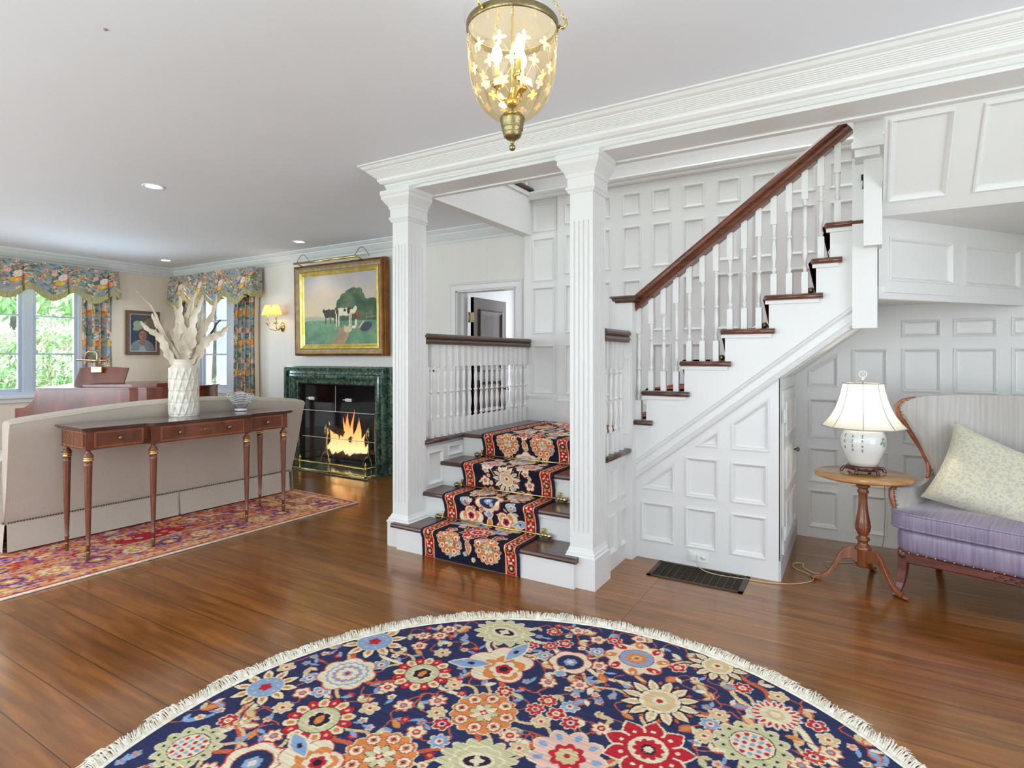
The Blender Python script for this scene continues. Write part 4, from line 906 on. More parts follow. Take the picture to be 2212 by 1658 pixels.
for x in (-5.77,-5.13):
    b=B(); z=.80; b.box(x-.045,x+.055,YF+.0,YF+.010,z-.018,z+.018); b.box(x-.005,x+.035,YF-.006,YF+.002,z-.008,z+.008); b.tube([(x-.085,YF+.006,z),(x-.04,YF+.006,z)],.006,6); b.box(x-.02,x+.03,YF+.008,YF+.02,z-.006,z+.006); part('damper_pull',b,M['paper'],gs,True)
# chimney back damper (dark plate), logs, ash, andirons
b=B(); G=np.array([[(-5.9+1.15*u,4.95+.3*v,.012+.07*math.exp(-((u-.5)**2+(v-.5)**2)*6)+.012*RNG.rand()) for u in np.linspace(0,1,30)] for v in np.linspace(0,1,14)]); b.grid(G); tag(part('ash_bed',b,M['ash']),'bed of grey ash and embers under the burning logs','ash',kind='stuff')
def log(p,q,r,lab):
    b=B(); P=[Vector(p).lerp(Vector(q),t) for t in np.linspace(0,1,9)]; P=[(a.x+RNG.uniform(-.004,.004),a.y,a.z+RNG.uniform(-.004,.004)) for a in P]
    b.tube(P,[r*RNG.uniform(.88,1.1) for _ in P],9); tag(part('log',b,M['log']),lab,'log','logs in the fireplace')
log((-5.85,5.02,.10),(-4.95,5.0,.09),.055,'thick charred log lying lowest across the fire')
log((-5.75,5.16,.12),(-4.98,5.18,.11),.055,'charred log at the back of the fire')
log((-5.66,5.0,.44),(-5.18,5.06,.22),.042,'split log propped up diagonally in the flames')
log((-5.70,5.09,.20),(-5.12,5.1,.20),.05,'charred log on top of the two lower logs')
def andiron(x,lab):
    t=thing('andiron',lab,'andiron',(x,4.90,0),0,'brass andirons in the fireplace')
    b=B(); b.lathe([(.006,.13),(.018,.14),(.012,.16),(.020,.18),(.010,.20),(.015,.22),(.008,.25),(.013,.27),(.009,.29),(.014,.31),(.010,.33),(.022,.345),(.034,.37),(.036,.39),(.030,.41),(.034,.42),(.022,.45),(.008,.475),(0,.485)],16); part('finial_post',b,M['brass'],t)
    b=B()
    for sg in (-1,1): b.tube([(0,0,.135),(sg*.03,-.01,.125),(sg*.06,-.02,.08),(sg*.065,-.02,.03),(sg*.08,-.025,.012)],[.010,.009,.008,.008,.012],8)
    part('arched_leg',b,M['brass'],t)
    b=B(); b.box(-.01,.01,0,.34,.05,.075); b.box(-.01,.01,.32,.34,.0,.05); part('log_bar',b,M['iron'],t)
andiron(-5.62,'brass andiron with turned finial left of the fire'); andiron(-4.90,'brass andiron with turned finial right of the fire')
fi=B(); fx=thing('fire','orange and yellow log fire burning behind the glass screen','fire',(-5.40,5.03,.10))
for (x,y,h,r,lean) in [(-.02,.0,.52,.05,.05),(-.16,.01,.34,.05,-.04),(-.25,.0,.40,.035,-.05),(.10,.02,.42,.055,.06),(.19,-.01,.36,.05,.03),(.25,.02,.28,.04,.02),(-.08,-.03,.28,.06,.0),(.03,-.03,.30,.06,-.03),(-.30,.0,.22,.035,.02),(.13,-.04,.22,.06,.03),(-.20,-.04,.18,.06,0),(.31,0,.16,.04,.02),(-.02,.03,.46,.03,-.06),(.05,.03,.56,.028,.03),(.15,.03,.47,.025,.04)]:
    b=B(); n=9; P=[];R=[]
    for i in range(n):
        t=i/(n-1); P.append((x+lean*t+.022*sin(6*t+x*30),y,h*t)); R.append(max(.001,r*1.15*sin(pi*min(1,(t*.86+.14)))**.9*(1-.55*t)))
    b.tube(P,R,10); part('flame',b,M['flame'],fx)
point('fire_glow',(-5.40,5.0,.30),4,(1,.45,.15),.15)
fe=thing('fender','polished brass rail fender with ball finials around the hearth','fender',(-5.3,4.46,.012))
for nm,z,r in (('top_rail',.105,.011),('bottom_rail',.016,.011)):
    b=B(); b.tube([(-6.02,4.74,z),(-6.02,4.46,z),(-4.51,4.46,z),(-4.51,4.74,z)],r,10); part(nm,b,M['brass'],fe,True)
for x,y in ((-6.02,4.46),(-5.56,4.46),(-5.06,4.46),(-4.51,4.46),(-4.51,4.72)):
    b=B(); b.lathe([(.014,.012),(.014,.03),(.007,.045),(.011,.06),(.007,.08),(.013,.095),(.015,.11),(.008,.122),(.013,.135),(.012,.148),(.004,.160),(.006,.168),(0,.176)],12,(x,y,0)); part('baluster_post',b,M['brass'],fe,True)

# ================================================================== PICTURES
def painting_cow():
    w,h=1.19,.80; cv=Canvas(w,h,.0045,(200,190,176)); X,Y=cv.X/w,cv.Y/h
    def mixc(a,b_,t): return np.array(a)/255*(1-t[...,None])+np.array(b_)/255*t[...,None]
    nz=np.zeros_like(X)
    for k in range(1,7):
        g=RNG.rand(3+k*5,3+k*6); gy=np.linspace(0,g.shape[0]-1.001,X.shape[0]); gx=np.linspace(0,g.shape[1]-1.001,X.shape[1]); yi=gy.astype(int);xi=gx.astype(int); fy=(gy-yi)[:,None];fx_=(gx-xi)[None]
        nz+= (g[yi][:,xi]*(1-fy)*(1-fx_)+g[yi+1][:,xi]*fy*(1-fx_)+g[yi][:,xi+1]*(1-fy)*fx_+g[yi+1][:,xi+1]*fy*fx_-.5)/k**.7
    t=np.clip((Y-.38)/.62,0,1); cv.C=mixc((214,200,164),(176,176,184),t); cv.C=cv.C*(1-np.clip(nz*.35+.1,0,.4)[...,None])+np.array((226,190,160))/255*np.clip(nz*.35+.1,0,.4)[...,None]
    hill=Y<.36+.05*np.sin(X*5+1)*(X<.5)+.0*X; cv.C[hill&(Y>.3)]=np.array((168,180,150))/255
    g=(Y<.345+.02*nz); G=mixc((88,130,104),(128,164,128),np.clip(.5+nz,0,1)); cv.C[g]=G[g]
    tr=np.full_like(X,-1.)
    for (cx,cy,r) in ((.68,.68,.10),(.60,.58,.12),(.74,.60,.12),(.52,.57,.07),(.66,.48,.18),(.55,.45,.13),(.85,.50,.11),(.95,.50,.12),(.80,.42,.15),(1.0,.42,.12),(.46,.42,.06),(.77,.72,.05)): tr=np.maximum(tr,1-np.hypot((X-cx)*1.2,Y-cy)/r)
    mk=(tr+nz*.30>-.10)&(Y>.33); T=mixc((58,82,66),(100,122,92),np.clip(.45+nz*.9,0,1)); cv.C[mk]=T[mk]
    pth=(np.abs(X-(.46+.10*np.sin(Y*9)))<.10-.16*Y)&(Y<.24); cv.C[pth]=mixc((176,150,120),(150,130,104),np.clip(.5+nz,0,1))[pth]
    E=lambda x,y,rx,ry,ro,c:cv.ell(x*w,y*h,rx*w,ry*h,ro,c)
    for x,c in ((.34,(60,62,54)),(.41,(70,66,56)),):
        E(x,.44,.05,.06,0,c); cv.line([(x*w-.03,.40*h),(x*w-.03,.30*h)],.012,c); cv.line([(x*w+.04,.40*h),(x*w+.04,.30*h)],.012,c); E(x-.05,.48,.02,.03,.3,c)
    wc=(224,214,190); 
    E(.53,.46,.085,.055,0,wc); E(.60,.455,.07,.055,0,wc); E(.64,.47,.03,.05,0,(60,56,50)); E(.475,.45,.02,.06,0,(70,64,56)); E(.58,.48,.02,.018,0,(60,56,50))
    for x in (.465,.50,.645,.665): cv.line([(x*w,.43*h),(x*w-.004,.26*h)],.016,wc)
    E(.72,.49,.022,.045,-.5,wc); cv.line([(.67*w,.46*h),(.71*w,.46*h)],.05,wc)
    E(.76,.41,.05,.04,-.2,(132,84,58)); E(.72,.37,.02,.06,0,(110,70,50)); E(.73,.30,.015,.05,0,wc); E(.70,.24,.03,.022,0,wc)
    E(.62,.21,.055,.045,0,(204,192,160)); E(.575,.25,.018,.022,0,(190,176,146)); E(.86,.24,.08,.06,.3,(66,72,84)); E(.80,.27,.05,.014,.8,(200,188,150))
    cv.line([(.86*w,.37*h),(w,.375*h)],.010,(150,130,104)); cv.line([(.87*w,.34*h),(.87*w,.43*h)],.010,(150,130,104))
    cv.C=cv.C*(1+.05*(RNG.rand(cv.ny,cv.nx,1)-.5)); return cv,w,h
pc=thing('painting','large cattle landscape painting in a deep gilt frame hanging above the fireplace','painting',(-5.18,4.685,1.318))
pc.rotation_euler=(math.radians(1.0),0,0)
X0,X1,Z0,Z1=-.735,.735,0,1.095
b=B(); out=[(X0,0,Z0),(X1,0,Z0),(X1,0,Z1),(X0,0,Z1)]
def fr(b,prof): b.sweep([(X0,0,Z0),(X0,0,Z1),(X1,0,Z1),(X1,0,Z0)],[(-a,-w) for a,w in prof],up=(0,1,0),closed=True)
# profile: a inward from the outer edge, w forward
def frs(prof,mt,nm):
    b=B(); b.sweep([(X0,0,Z0),(X1,0,Z0),(X1,0,Z1),(X0,0,Z1)],[(a,-w) for a,w in prof],up=(0,1,0),closed=True); part(nm,b,mt,pc)
frs([(.0,-.08),(.0,-.02),(.008,-.012),(.004,.0),(.010,.02),(.022,.030),(.030,.022),(.030,-.08)],M['giltd'],'outer_moulding')
frs([(.030,-.02),(.030,.020),(.045,.006),(.060,-.004),(.078,-.006),(.082,-.02)],M['giltm'],'cove')
frs([(.082,-.03),(.082,.0),(.088,.006),(.094,.0),(.112,-.012),(.118,-.006),(.124,-.014),(.140,-.024),(.140,-.03)],M['gilt'],'inner_liner')
cv,w,h=painting_cow(); P=np.zeros((cv.ny,cv.nx,3)); P[...,0]=(cv.X/w-.5)*(1.47-.27); P[...,1]=.024; P[...,2]=.135+cv.Y/h*(1.095-.27); colmesh('canvas',P,cv.C,M['oil'],pc)
b=B(); b.box(X0+.02,X1-.02,.026,.034,.02,1.07); part('backing',b,M['giltm'],pc)
pl=thing('picture_light','long brass picture light with two arched wires above the cattle painting','picture light',(-5.25,4.565,2.425))
b=B(); b.tube([(-.55,0,0),(.50,0,0)],.014,10); b.tube([(-.50,0,-.004),(.45,0,-.004)],.010,8); part('lamp_tube',b,M['brass'],pl)
for x in (-.42,.55):
    b=B(); b.tube([(x-.09+.18*t,.05*t,.0+.10*sin(pi*t)) for t in np.linspace(0,1,14)],.004,6); part('arched_wire',b,M['brassd'],pl)
b=B(); b.tube([(.50,0,0),(.5,.09,-.03)],.008,6); b.tube([(-.5,0,0),(-.5,.09,-.03)],.008,6); part('bracket',b,M['brass'],pl)
# portrait on left wall
pw=thing('portrait','small framed portrait of a person in a pale hat hanging left of the corner','painting',(XL+.006,4.33,1.34))
b=B(); b.sweep([(0,-.225,0),(0,.225,0),(0,.225,.625),(0,-.225,.625)],[(0,0),(0,.02),(.006,.034),(.045,.026),(.05,.018),(.05,0)] if False else [(-a,w) for a,w in [(0,0),(0,.02),(.006,.034),(.045,.026),(.05,.018),(.05,0)]],up=(1,0,0),closed=True)
part('frame',b,M['giltm'] if False else mat('carved_brown_frame',rgb(128,96,74),.6,c2=rgb(92,66,50),scale=90),pw)
b=B(); b.sweep([(0,-.18,.045),(0,.18,.045),(0,.18,.58),(0,-.18,.58)],[(-a,w) for a,w in [(0,0),(0,.022),(.008,.022),(.008,0)]],up=(1,0,0),closed=True); part('slip',b,M['paper'],pw)
cv=Canvas(.35,.53,.004,(72,76,78)); n_=RNG.rand(cv.ny,cv.nx,1); E=cv.ell
E(.08,.25,.14,.2,.5,(58,72,92)); E(.28,.40,.12,.08,.6,(120,108,84)); E(.25,.15,.12,.12,0,(64,66,72))
E(.165,.035,.16,.13,0,(158,164,170)); E(.07,.06,.06,.10,-.5,(128,136,144)); E(.26,.06,.06,.10,.5,(118,126,134)); E(.17,.13,.04,.05,0,(142,104,84))
E(.13,.355,.10,.045,.55,(150,160,136)); E(.10,.385,.055,.05,.2,(158,168,142)); E(.17,.24,.062,.085,0,(84,62,54)); E(.172,.225,.048,.070,0,(160,116,94)); E(.155,.24,.012,.006,0,(50,38,36)); E(.19,.24,.012,.006,0,(50,38,36)); E(.172,.185,.014,.005,0,(140,70,66)); E(.19,.22,.02,.05,0,(136,94,78))
cv.C=cv.C*(.86+.28*n_); P=np.zeros((cv.ny,cv.nx,3)); P[...,0]=.012; P[...,1]=cv.X-.175; P[...,2]=cv.Y+.05; colmesh('canvas',P,cv.C,M['oil'],pw)

# sconce
sc=thing('wall_sconce','two-arm brass wall sconce with small glowing shades between curtain and painting','sconce',(-6.30,YF,1.69))
b=B(); b.lathe([(0,.0),(.045,.002),(.05,.01),(.035,.02),(.02,.03),(0,.032)][::-1] if False else [(.048,0),(.05,-.008),(.036,-.018),(.022,-.028),(.018,-.045),(0,-.05)],16,(0,0,0),ax='y',sx=.8,sy=1.25); part('backplate',b,M['brass'],sc)
for x,y in ((-.10,-.15),(.06,-.15)):
    b=B(); b.tube([(0,-.03,-.01),(x*.3,-.08,-.045),(x*.8,-.13,-.03),(x,y,.03)],.006,7); b.lathe([(.004,.03),(.03,.038),(.032,.044),(.010,.05),(.016,.06),(.012,.075)],14,(x,y,0)); part('arm',b,M['brass'],sc)
    b=B(); b.lathe([(.010,.07),(.010,.155)],10,(x,y,0)); part('candle_sleeve',b,M['candle'],sc)
    b=B(); b.sphere((x,y,.19),.012,sz=2); part('bulb',b,M['bulbw'],sc)
    b=B(); b.lathe([(.075,.145),(.062,.19),(.045,.235),(.034,.275)],16,(x,y,0),caps=False); part('lamp_shade',b,M['shadew'],sc)
point('sconce_light',(-6.40,YF-.15,1.88),1.6,(1,.62,.28),.02); point('sconce_light',(-6.24,YF-.15,1.88),1.6,(1,.62,.28),.02)

# switch plate, outlet, vent
def plate(name,label,cat,mp,w,h,tog,mt=M['paper']):
    b=B(); 
    def bx(a0,a1,w0,w1,d0,d1,mi=0):
        v=[mp(a,ww,d) for ww in (w0,w1) for d in (d0,d1) for a in (a0,a1)]; b.add(v,[(0,2,3,1),(4,5,7,6),(0,1,5,4),(2,6,7,3),(0,4,6,2),(1,3,7,5)],mi)
    bx(-w/2,w/2,-h/2,h/2,0,.006); bx(-w/2+.004,w/2-.004,-h/2+.004,h/2-.004,.006,.008)
    p=part(name,b,mt); tag(p,label,cat); return p,bx,b
p,_,_=plate('light_switch','white double light switch plate on the wall behind the landing balusters','switch',lambda u,w,d:(-3.86+u,YF-d,1.158+w),.115,.118,2)
for dx in (-.023,.023):
    b=B(); b.box(-3.86+dx-.005,-3.86+dx+.005,YF-.022,YF-.008,1.150,1.170); part('toggle',b,M['iron'],p)
p,_,_=plate('wall_outlet','white horizontal outlet plate low on the closet panelling with a plug in it','outlet',lambda u,w,d:(-.84+u,3.65-d,.066+w),.125,.062,2)
for dx in (-.026,.026):
    b=B(); b.lathe([(.017,0),(.017,.003),(0,.003)],14,(-.84+dx,3.642,.066),ax='y',sy=.8); b.v=[(x,3.642-(y-3.642),z) for x,y,z in b.v]; part('socket_face',b,M['jar'],p)
b=B()
for sx_ in (-.006,.006): b.box(-.866+sx_-.0012,-.866+sx_+.0012,3.6375,3.6388,.064,.074)
b.box(-.868,-.864,3.6375,3.6388,.052,.057); part('socket_slot',b,M['dark'],p)
vt=thing('floor_vent','long bronze floor vent grille set into the boards before the closet','vent',(-.81,3.49,0))
b=B(); 
for bb in ((-1.08,-1.055,3.36,3.63),(-.565,-.54,3.36,3.63)): b.box(*bb,0,.006)
b.box(-1.08,-.54,3.36,3.378,0,.006); b.box(-1.08,-.54,3.612,3.63,0,.006); part('frame',b,M['grille'],vt,True)
b=B(); b.box(-1.06,-.56,3.37,3.62,.0,.0012); part('duct_shade',b,M['dark'],vt,True)  # thin flat sheet, shade below the grille put into its colour
b=B()
for k in range(13): x=-1.055+k*.0408; b.box(x-.0018,x+.0018,3.378,3.612,.001,.005)
for k in range(34): y=3.382+k*.0068; b.box(-1.055,-.565,y-.001,y+.001,.001,.0035)
part('louvre',b,M['grille'],vt,True)

# ================================================================== RECESSED LIGHTS
for x,y,lab in ((-4.65,2.37,'recessed ceiling light nearest the hall in the living room'),(-5.45,4.36,'recessed ceiling light above the cattle painting'),(-8.04,4.26,'recessed ceiling light in the far corner of the living room')):
    t=thing('recessed_light',lab,'ceiling light',(x,y,CZ),0,'recessed ceiling lights in the living room')
    b=B(); b.lathe([(.052,0),(.075,0),(.078,-.004),(.070,-.007),(.054,-.003),(.052,0)],24,caps=False); part('trim_ring',b,M['ceil'],t)
    b=B(); b.lathe([(.0,-.001),(.052,-.002)],24,caps=False); part('lens',b,M['canlight'],t)
    l=bpy.data.lights.new('recessed_lamp','SPOT'); l.energy=16; l.spot_size=2.0; l.spot_blend=.8; l.color=(1,.9,.75); l.shadow_soft_size=.05
    o=bpy.data.objects.new('recessed_lamp',l); COL.objects.link(o); o.location=(x,y,CZ-.012)
b=B(); b.lathe([(0,-.006),(.006,-.005),(.007,0)],10,(-2.59,1.136,CZ)); tag(part('ceiling_hook',b,M['giltm']),'tiny metal dot fixed in the hall ceiling at upper left','hook')

# ================================================================== CURTAINS
def floral(w,h,res,bg=(146,158,164),tw=.33,th=.40,seed=3,y0=-.05):
    R=np.random.RandomState(seed); cv=Canvas(w,h,res,bg); G1=(84,116,92); 
    for k in range(int(w*h*520)):
        x=R.uniform(0,w); y=R.uniform(0,h); a=R.uniform(0,6.3)
        cv.leaf(x,y,R.uniform(.05,.09),R.uniform(.008,.015),a,[G1,(120,138,92),(98,116,96),(168,150,112),(172,178,176)][k%5])
        if k%3==0: cv.lay(x,y,R.uniform(.016,.030),5,.25,a,[(226,150,110),(232,190,160),(222,168,84),(120,126,158),(214,120,90),(232,214,190)][(k//3)%6]); cv.lay(x,y,.009,4,.2,a,[(240,214,180),(206,110,80)][k%2])
    j=0; y=y0
    while y<h+th*.6:
        x=-.02-(.5*tw if j%2 else 0)
        while x<w+tw:
            cx,cy=x,y
            for k in range(11): a=R.uniform(0,6.3); cv.leaf(cx+cos(a)*.05,cy+sin(a)*.06,.09,.016,a,[G1,(120,136,84),(64,92,84)][k%3])
            for k in range(6): a=R.uniform(0,6.3); r=R.uniform(.10,.17); cv.ell(cx+cos(a)*r,cy+sin(a)*r,.018,.014,a,[(224,140,90),(232,184,150),(90,104,150),(216,170,70)][k%4])
            cv.ell(cx-.055,cy-.07,.034,.040,0,(226,170,70)); cv.ell(cx-.012,cy-.095,.034,.034,0,(232,180,72)); cv.ell(cx-.02,cy-.085,.014,.016,0,(244,206,110))
            cv.lay(cx+.055,cy-.065,.046,6,.16,0,(222,128,76)); cv.lay(cx+.055,cy-.065,.030,5,.2,1,(236,160,110)); cv.lay(cx+.055,cy-.065,.013,4,.2,1,(206,96,60))
            cv.lay(cx,cy+.015,.062,9,.14,0,(238,222,206)); cv.lay(cx,cy+.015,.044,7,.2,1,(226,196,184)); cv.lay(cx,cy+.015,.030,6,.2,0,(244,232,216)); cv.lay(cx,cy+.015,.013,5,.2,0,(226,176,120))
            cv.lay(cx-.10,cy+.085,.036,5,.2,0,(230,170,150)); cv.lay(cx-.10,cy+.085,.022,5,.2,1,(240,206,184)); cv.lay(cx-.10,cy+.085,.009,0,0,0,(206,110,84))
            cv.lay(cx+.02,cy+.125,.024,5,.2,0,(224,130,110)); cv.leaf(cx+.03,cy+.10,.11,.010,.7,G1); cv.leaf(cx+.01,cy+.10,.10,.010,2.3,G1)
            for k in range(20): cv.ell(cx+.125+R.normal(0,.016),cy-.01-k*.006+R.normal(0,.01),.010,.010,0,[(236,226,190),(220,206,150),(150,160,90)][k%3])
            cv.ell(cx-.07,cy+.03,.016,.022,.4,(80,96,150)); cv.ell(cx+.09,cy+.07,.03,.012,.5,(206,130,80))
            x+=tw
        y+=th; j+=1
    return cv
def curtain(name,label,mp,u0,u1,z0,z1,npl,amp,seed,group=None):
    t=thing(name,label,'curtain',(0,0,0),0,group); t.location=mp((u0+u1)/2,0,z0)
    w=(u1-u0)*1.9; cv=floral(w,z1-z0,.012,seed=seed); P=np.zeros((cv.ny,cv.nx,3)); U=cv.X/w
    ph=U*npl*2*pi; d=.075+amp*np.sin(ph)+amp*.35*np.sin(ph*.5+seed); uu=u0+(u1-u0)*U+.018*np.sin(2*ph)
    for j in range(cv.ny):
        for i in range(cv.nx): P[j,i]=mp(uu[j,i],d[j,i]*(1.0-.1*(cv.Y[j,i]/(z1-z0))),z0+cv.Y[j,i])
    colmesh('drape',P,cv.C,M['chintz'],t,world=True)
    b=B(); P2=np.array([[mp(u0+(u1-u0)*q,.022,z) for q in np.linspace(0,1,8)] for z in (z0+.01,z1)]); b.grid(P2,0,False); 
    e=u1; P3=np.array([[mp(e+.01+.012*sin(q*7),d_,z) for d_ in (.01,.04,.07)] for q,z in zip(np.linspace(0,1,12),np.linspace(z0,z1,12))]); b.grid(P3); part('lining',b,M['lining'],t,True)
    return t
def valance(name,label,mp,u0,u1,zt,npan,low,seed,loc):
    t=thing(name,label,'valance',loc); L=u1-u0; cv=floral(L+.30,.52,.009,tw=L/npan/1.0,th=.9,seed=seed,y0=.25,bg=(150,156,160)); 
    cv2=cv; ny,nx=cv.ny,cv.nx; P=np.zeros((ny,nx,3)); S=cv.X-.15; fr=[]
    def zb(s):
        u=np.clip(s/L,0,1)*npan; ph=(u%1)
        return zt-low+.055-.085*np.sin(np.clip((ph-.0)/.72,0,1)*pi)+.035*(ph>.72)*np.sin((ph-.72)/.28*pi)
    for i in range(nx):
        s=S[0,i]
        for j in range(ny):
            v=cv.ys[j]/.52 
            zbb=float(zb(np.array(min(max(s,0),L)))); z=zbb+(zt-zbb)*v
            if s<0: u,d=u0-.0,.17+s
            elif s>L: u,d=u1,.17-(s-L)
            else:
                ph=(s/L*npan)%1; k=math.exp(-((ph-.86)/.07)**2)+math.exp(-((ph+.14)/.07)**2)
                u=u0+s; d=.17+(.035*k-.05*math.exp(-((ph-.74)/.02)**2))*(1-v)**.7
            fl=.03*(1-v); P[j,i]=mp(u+(fl if s>L else (-fl if s<0 else 0)),max(.012,d+fl*.6),z)
    # repaint colour lookup so the bouquets hang in each panel
    colmesh('gathered_face',P,cv.C,M['chintz'],t,world=True)
    b=B(); G=np.zeros((3,nx,3)); G[1]=P[0]
    G[0]=P[0]; G[1]=P[0]; G[2]=P[0]; G[1,:,2]-=.04; G[2,:,2]-=.078
    # push the fringe a little forward
    for r in range(3):
        q=.008; 
        for i in range(nx):
            a=np.array(mp(0,1,0))-np.array(mp(0,0,0)); G[r,i]=G[r,i]+a*q*(1 if r<2 else .6)
    b.grid(G); part('bullion_fringe',b,M['tassel'],t,True)
    b=B(); q=[mp(a,d,z) for a,d,z in ((u0,0.005,zt-.01),(u1,.005,zt-.01),(u1,.165,zt-.01),(u0,.165,zt-.01),(u0,.005,zt+.005),(u1,.005,zt+.005),(u1,.165,zt+.005),(u0,.165,zt+.005))]
    b.add(q,[(0,1,2,3),(4,5,6,7),(0,1,5,4),(1,2,6,5),(2,3,7,6),(3,0,4,7)]); part('board',b,M['lining'],t,True)
    return t
mL=lambda u,d,z:(XL+.024+d,u,z); mB=lambda u,d,z:(u,YF-.024-d,z)
curtain('curtain','floral curtain panel right of the left-hand window beside the piano lamp',mL,3.545,3.89,.02,2.44,4,.032,3)
curtain('curtain','floral curtain panel right of the window beside the wall sconce',mB,-7.17,-6.75,.02,2.44,5,.034,5)
curtain('curtain','narrow floral curtain panel in the corner, half hidden by the dried fronds',mB,-8.50,-8.18,.02,2.44,4,.03,7)
valance('valance','floral scalloped valance with fringe above the left-hand window',mL,2.10,3.93,2.475,4,.36,11,(XL,3.0,2.3))
valance('valance','floral scalloped valance with fringe above the window near the sconce',mB,-8.60,-6.66,2.475,4,.37,12,(-7.6,YF,2.3))

# ================================================================== GARDEN
b=B(); b.box(-30,6,-12,30,-.5,-.45); tag(part('lawn',b,M['lawn']),'bright green lawn outside the windows','lawn',kind='stuff')
def bush(name,label,cat,c,r,rz,n,mts,ls,seed,trunk=None,flow=.12):
    n=int(n*2.2); ls*=.62
    R=np.random.RandomState(seed); t=thing(name,label,cat,(c[0],c[1],-.45)); b=B()
    for k in range(n):
        th=R.uniform(0,2*pi); ph=np.arccos(R.uniform(-.5,1)); q=R.uniform(.55,1)**.5*(1+.18*sin(3*th+seed)*cos(2*ph)); p=Vector((c[0]+r*q*sin(ph)*cos(th),c[1]+r*q*sin(ph)*sin(th),c[2]+rz*q*cos(ph)))
        a=Vector(R.normal(size=3)).normalized(); u=a.cross(Vector((.3,.2,1))).normalized(); l=ls*R.uniform(.6,1.3); mi=1 if R.rand()<flow else 0
        b.add([p-a*l,p+u*l*.34+Vector((0,0,l*.08)),p+a*l,p-u*l*.34],[(0,1,2,3)],mi)
    part('foliage',b,mts,t,True)
    b=B(); h=c[2]+.45; b.tube([(c[0],c[1],-.45),(c[0]+.05,c[1],h*.5-.45),(c[0],c[1],c[2])],[trunk or .06,(trunk or .06)*.8,(trunk or .06)*.5],8); part('trunk',b,M['bark'],t,True)
    return t
S1=[M['shrub'],M['blossom']]; S2=[M['shrubl'],M['blossom']]
bush('flowering_shrub','low blossoming shrub close outside the left-hand window','shrub',(-10.6,3.2,.35),.8,.75,2200,S1,.10,1,flow=.3)
bush('flowering_shrub','blossoming shrub outside the right half of the left-hand window','shrub',(-11.3,4.75,.45),.7,.7,1600,S1,.10,2,flow=.4)
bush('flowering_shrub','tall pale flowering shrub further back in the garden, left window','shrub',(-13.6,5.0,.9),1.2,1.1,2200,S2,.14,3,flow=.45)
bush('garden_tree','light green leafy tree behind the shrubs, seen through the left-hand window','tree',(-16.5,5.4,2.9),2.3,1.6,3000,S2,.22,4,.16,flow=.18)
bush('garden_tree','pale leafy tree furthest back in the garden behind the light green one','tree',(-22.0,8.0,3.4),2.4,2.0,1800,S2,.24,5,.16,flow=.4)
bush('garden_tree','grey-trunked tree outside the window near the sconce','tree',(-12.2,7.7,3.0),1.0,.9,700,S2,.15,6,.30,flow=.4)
bush('flowering_shrub','green shrub below the grey-trunked tree outside','shrub',(-11.1,7.2,.35),.55,.6,900,S1,.10,8,flow=.2)

# ================================================================== LIVING ROOM FURNITURE
# rug
lr=thing('living_room_rug','long red, orange and purple patterned rug under the sofa and console','rug',(-3.87,2.45,0),math.radians(-2.35))
w,h=2.7,3.9
cv=Canvas(w,h,.009,(206,120,84)); X,Y=cv.X,cv.Y; ed=np.minimum(np.minimum(X,w-X),np.minimum(Y,h-Y))
cv.C[:]=np.array((176,44,56))/255
cols_=[(224,150,96),(150,84,120),(232,206,160),(188,52,60),(110,72,130),(214,128,84),(206,160,176),(230,180,110)]
R=np.random.RandomState(9)
def dens(cond,n,r0,r1,cols_,bg):
    cv.C[cond]=np.array(bg)/255; ii=np.argwhere(cond); 
    for k in R.randint(0,len(ii),n):
        j,i=ii[k]; x,y=cv.xs[i],cv.ys[j]; c=cols_[R.randint(len(cols_))]; r=R.uniform(r0,r1)
        cv.lay(x,y,r,R.choice([4,5,6,8]),.3,R.uniform(0,6),c); cv.lay(x,y,r*.5,5,.3,0,cols_[R.randint(len(cols_))])
    keep=~cond
    return
base=cv.C.copy()
dens(ed>.42,4200,.012,.045,cols_+[(184,46,54)],(206,116,86)); cv.ell(2.18,2.42,.10,.24,0,(186,40,48)); [smallflower(cv,2.18+R.uniform(-.07,.07),2.42+R.uniform(-.2,.2),.022,k) for k in range(7)]; f=cv.C.copy()
dens((ed>.10)&(ed<.42),3600,.008,.032,cols_,(210,124,88)); g=cv.C.copy()
for k in range(60):
    s=k*.22; 
    for (x,y) in ((.26,s),(w-.26,s),(s,.26),(s,h-.26)):
        if 0<x<w and 0<y<h: cv.lay(x,y,.075,10,.2,k,(96,66,128) if k%2 else (236,210,170)); cv.lay(x,y,.05,8,.25,k,(226,150,90)); cv.lay(x,y,.022,6,.3,0,(240,220,180))
cv.C[ed>.42]=f[ed>.42]
cv.C[(ed<.42)&(ed>.405)]=np.array((236,212,170))/255; b_=(ed>.09)&(ed<.105); cv.C[b_]=np.array((236,212,170))/255
dens((ed<.09)&(ed>.02),700,.008,.02,[(232,206,160),(110,72,130),(188,52,60),(226,150,90)],(222,160,110)); cv.C[(ed<.034)]=np.array((190,44,50))/255; cv.C[ed<.011]=np.array((232,214,186))/255
cv.C[(ed>.105)&(ed<.42)&(RNG.rand(cv.ny,cv.nx)<.10)]*=.8
P=np.zeros((cv.ny,cv.nx,3)); P[...,0]=-2.7+X; P[...,1]=-2.66+Y; P[...,2]=.011; 
colmesh('pile',P,cv.C,M['rugliv'],lr)
b=B(); b.box(-2.7,0,-2.66,1.24,.0005,.010); b.tube([(0,-2.66,.006),(0,1.24,.006)],.0065,6); part('binding',b,M['fringe'],lr)

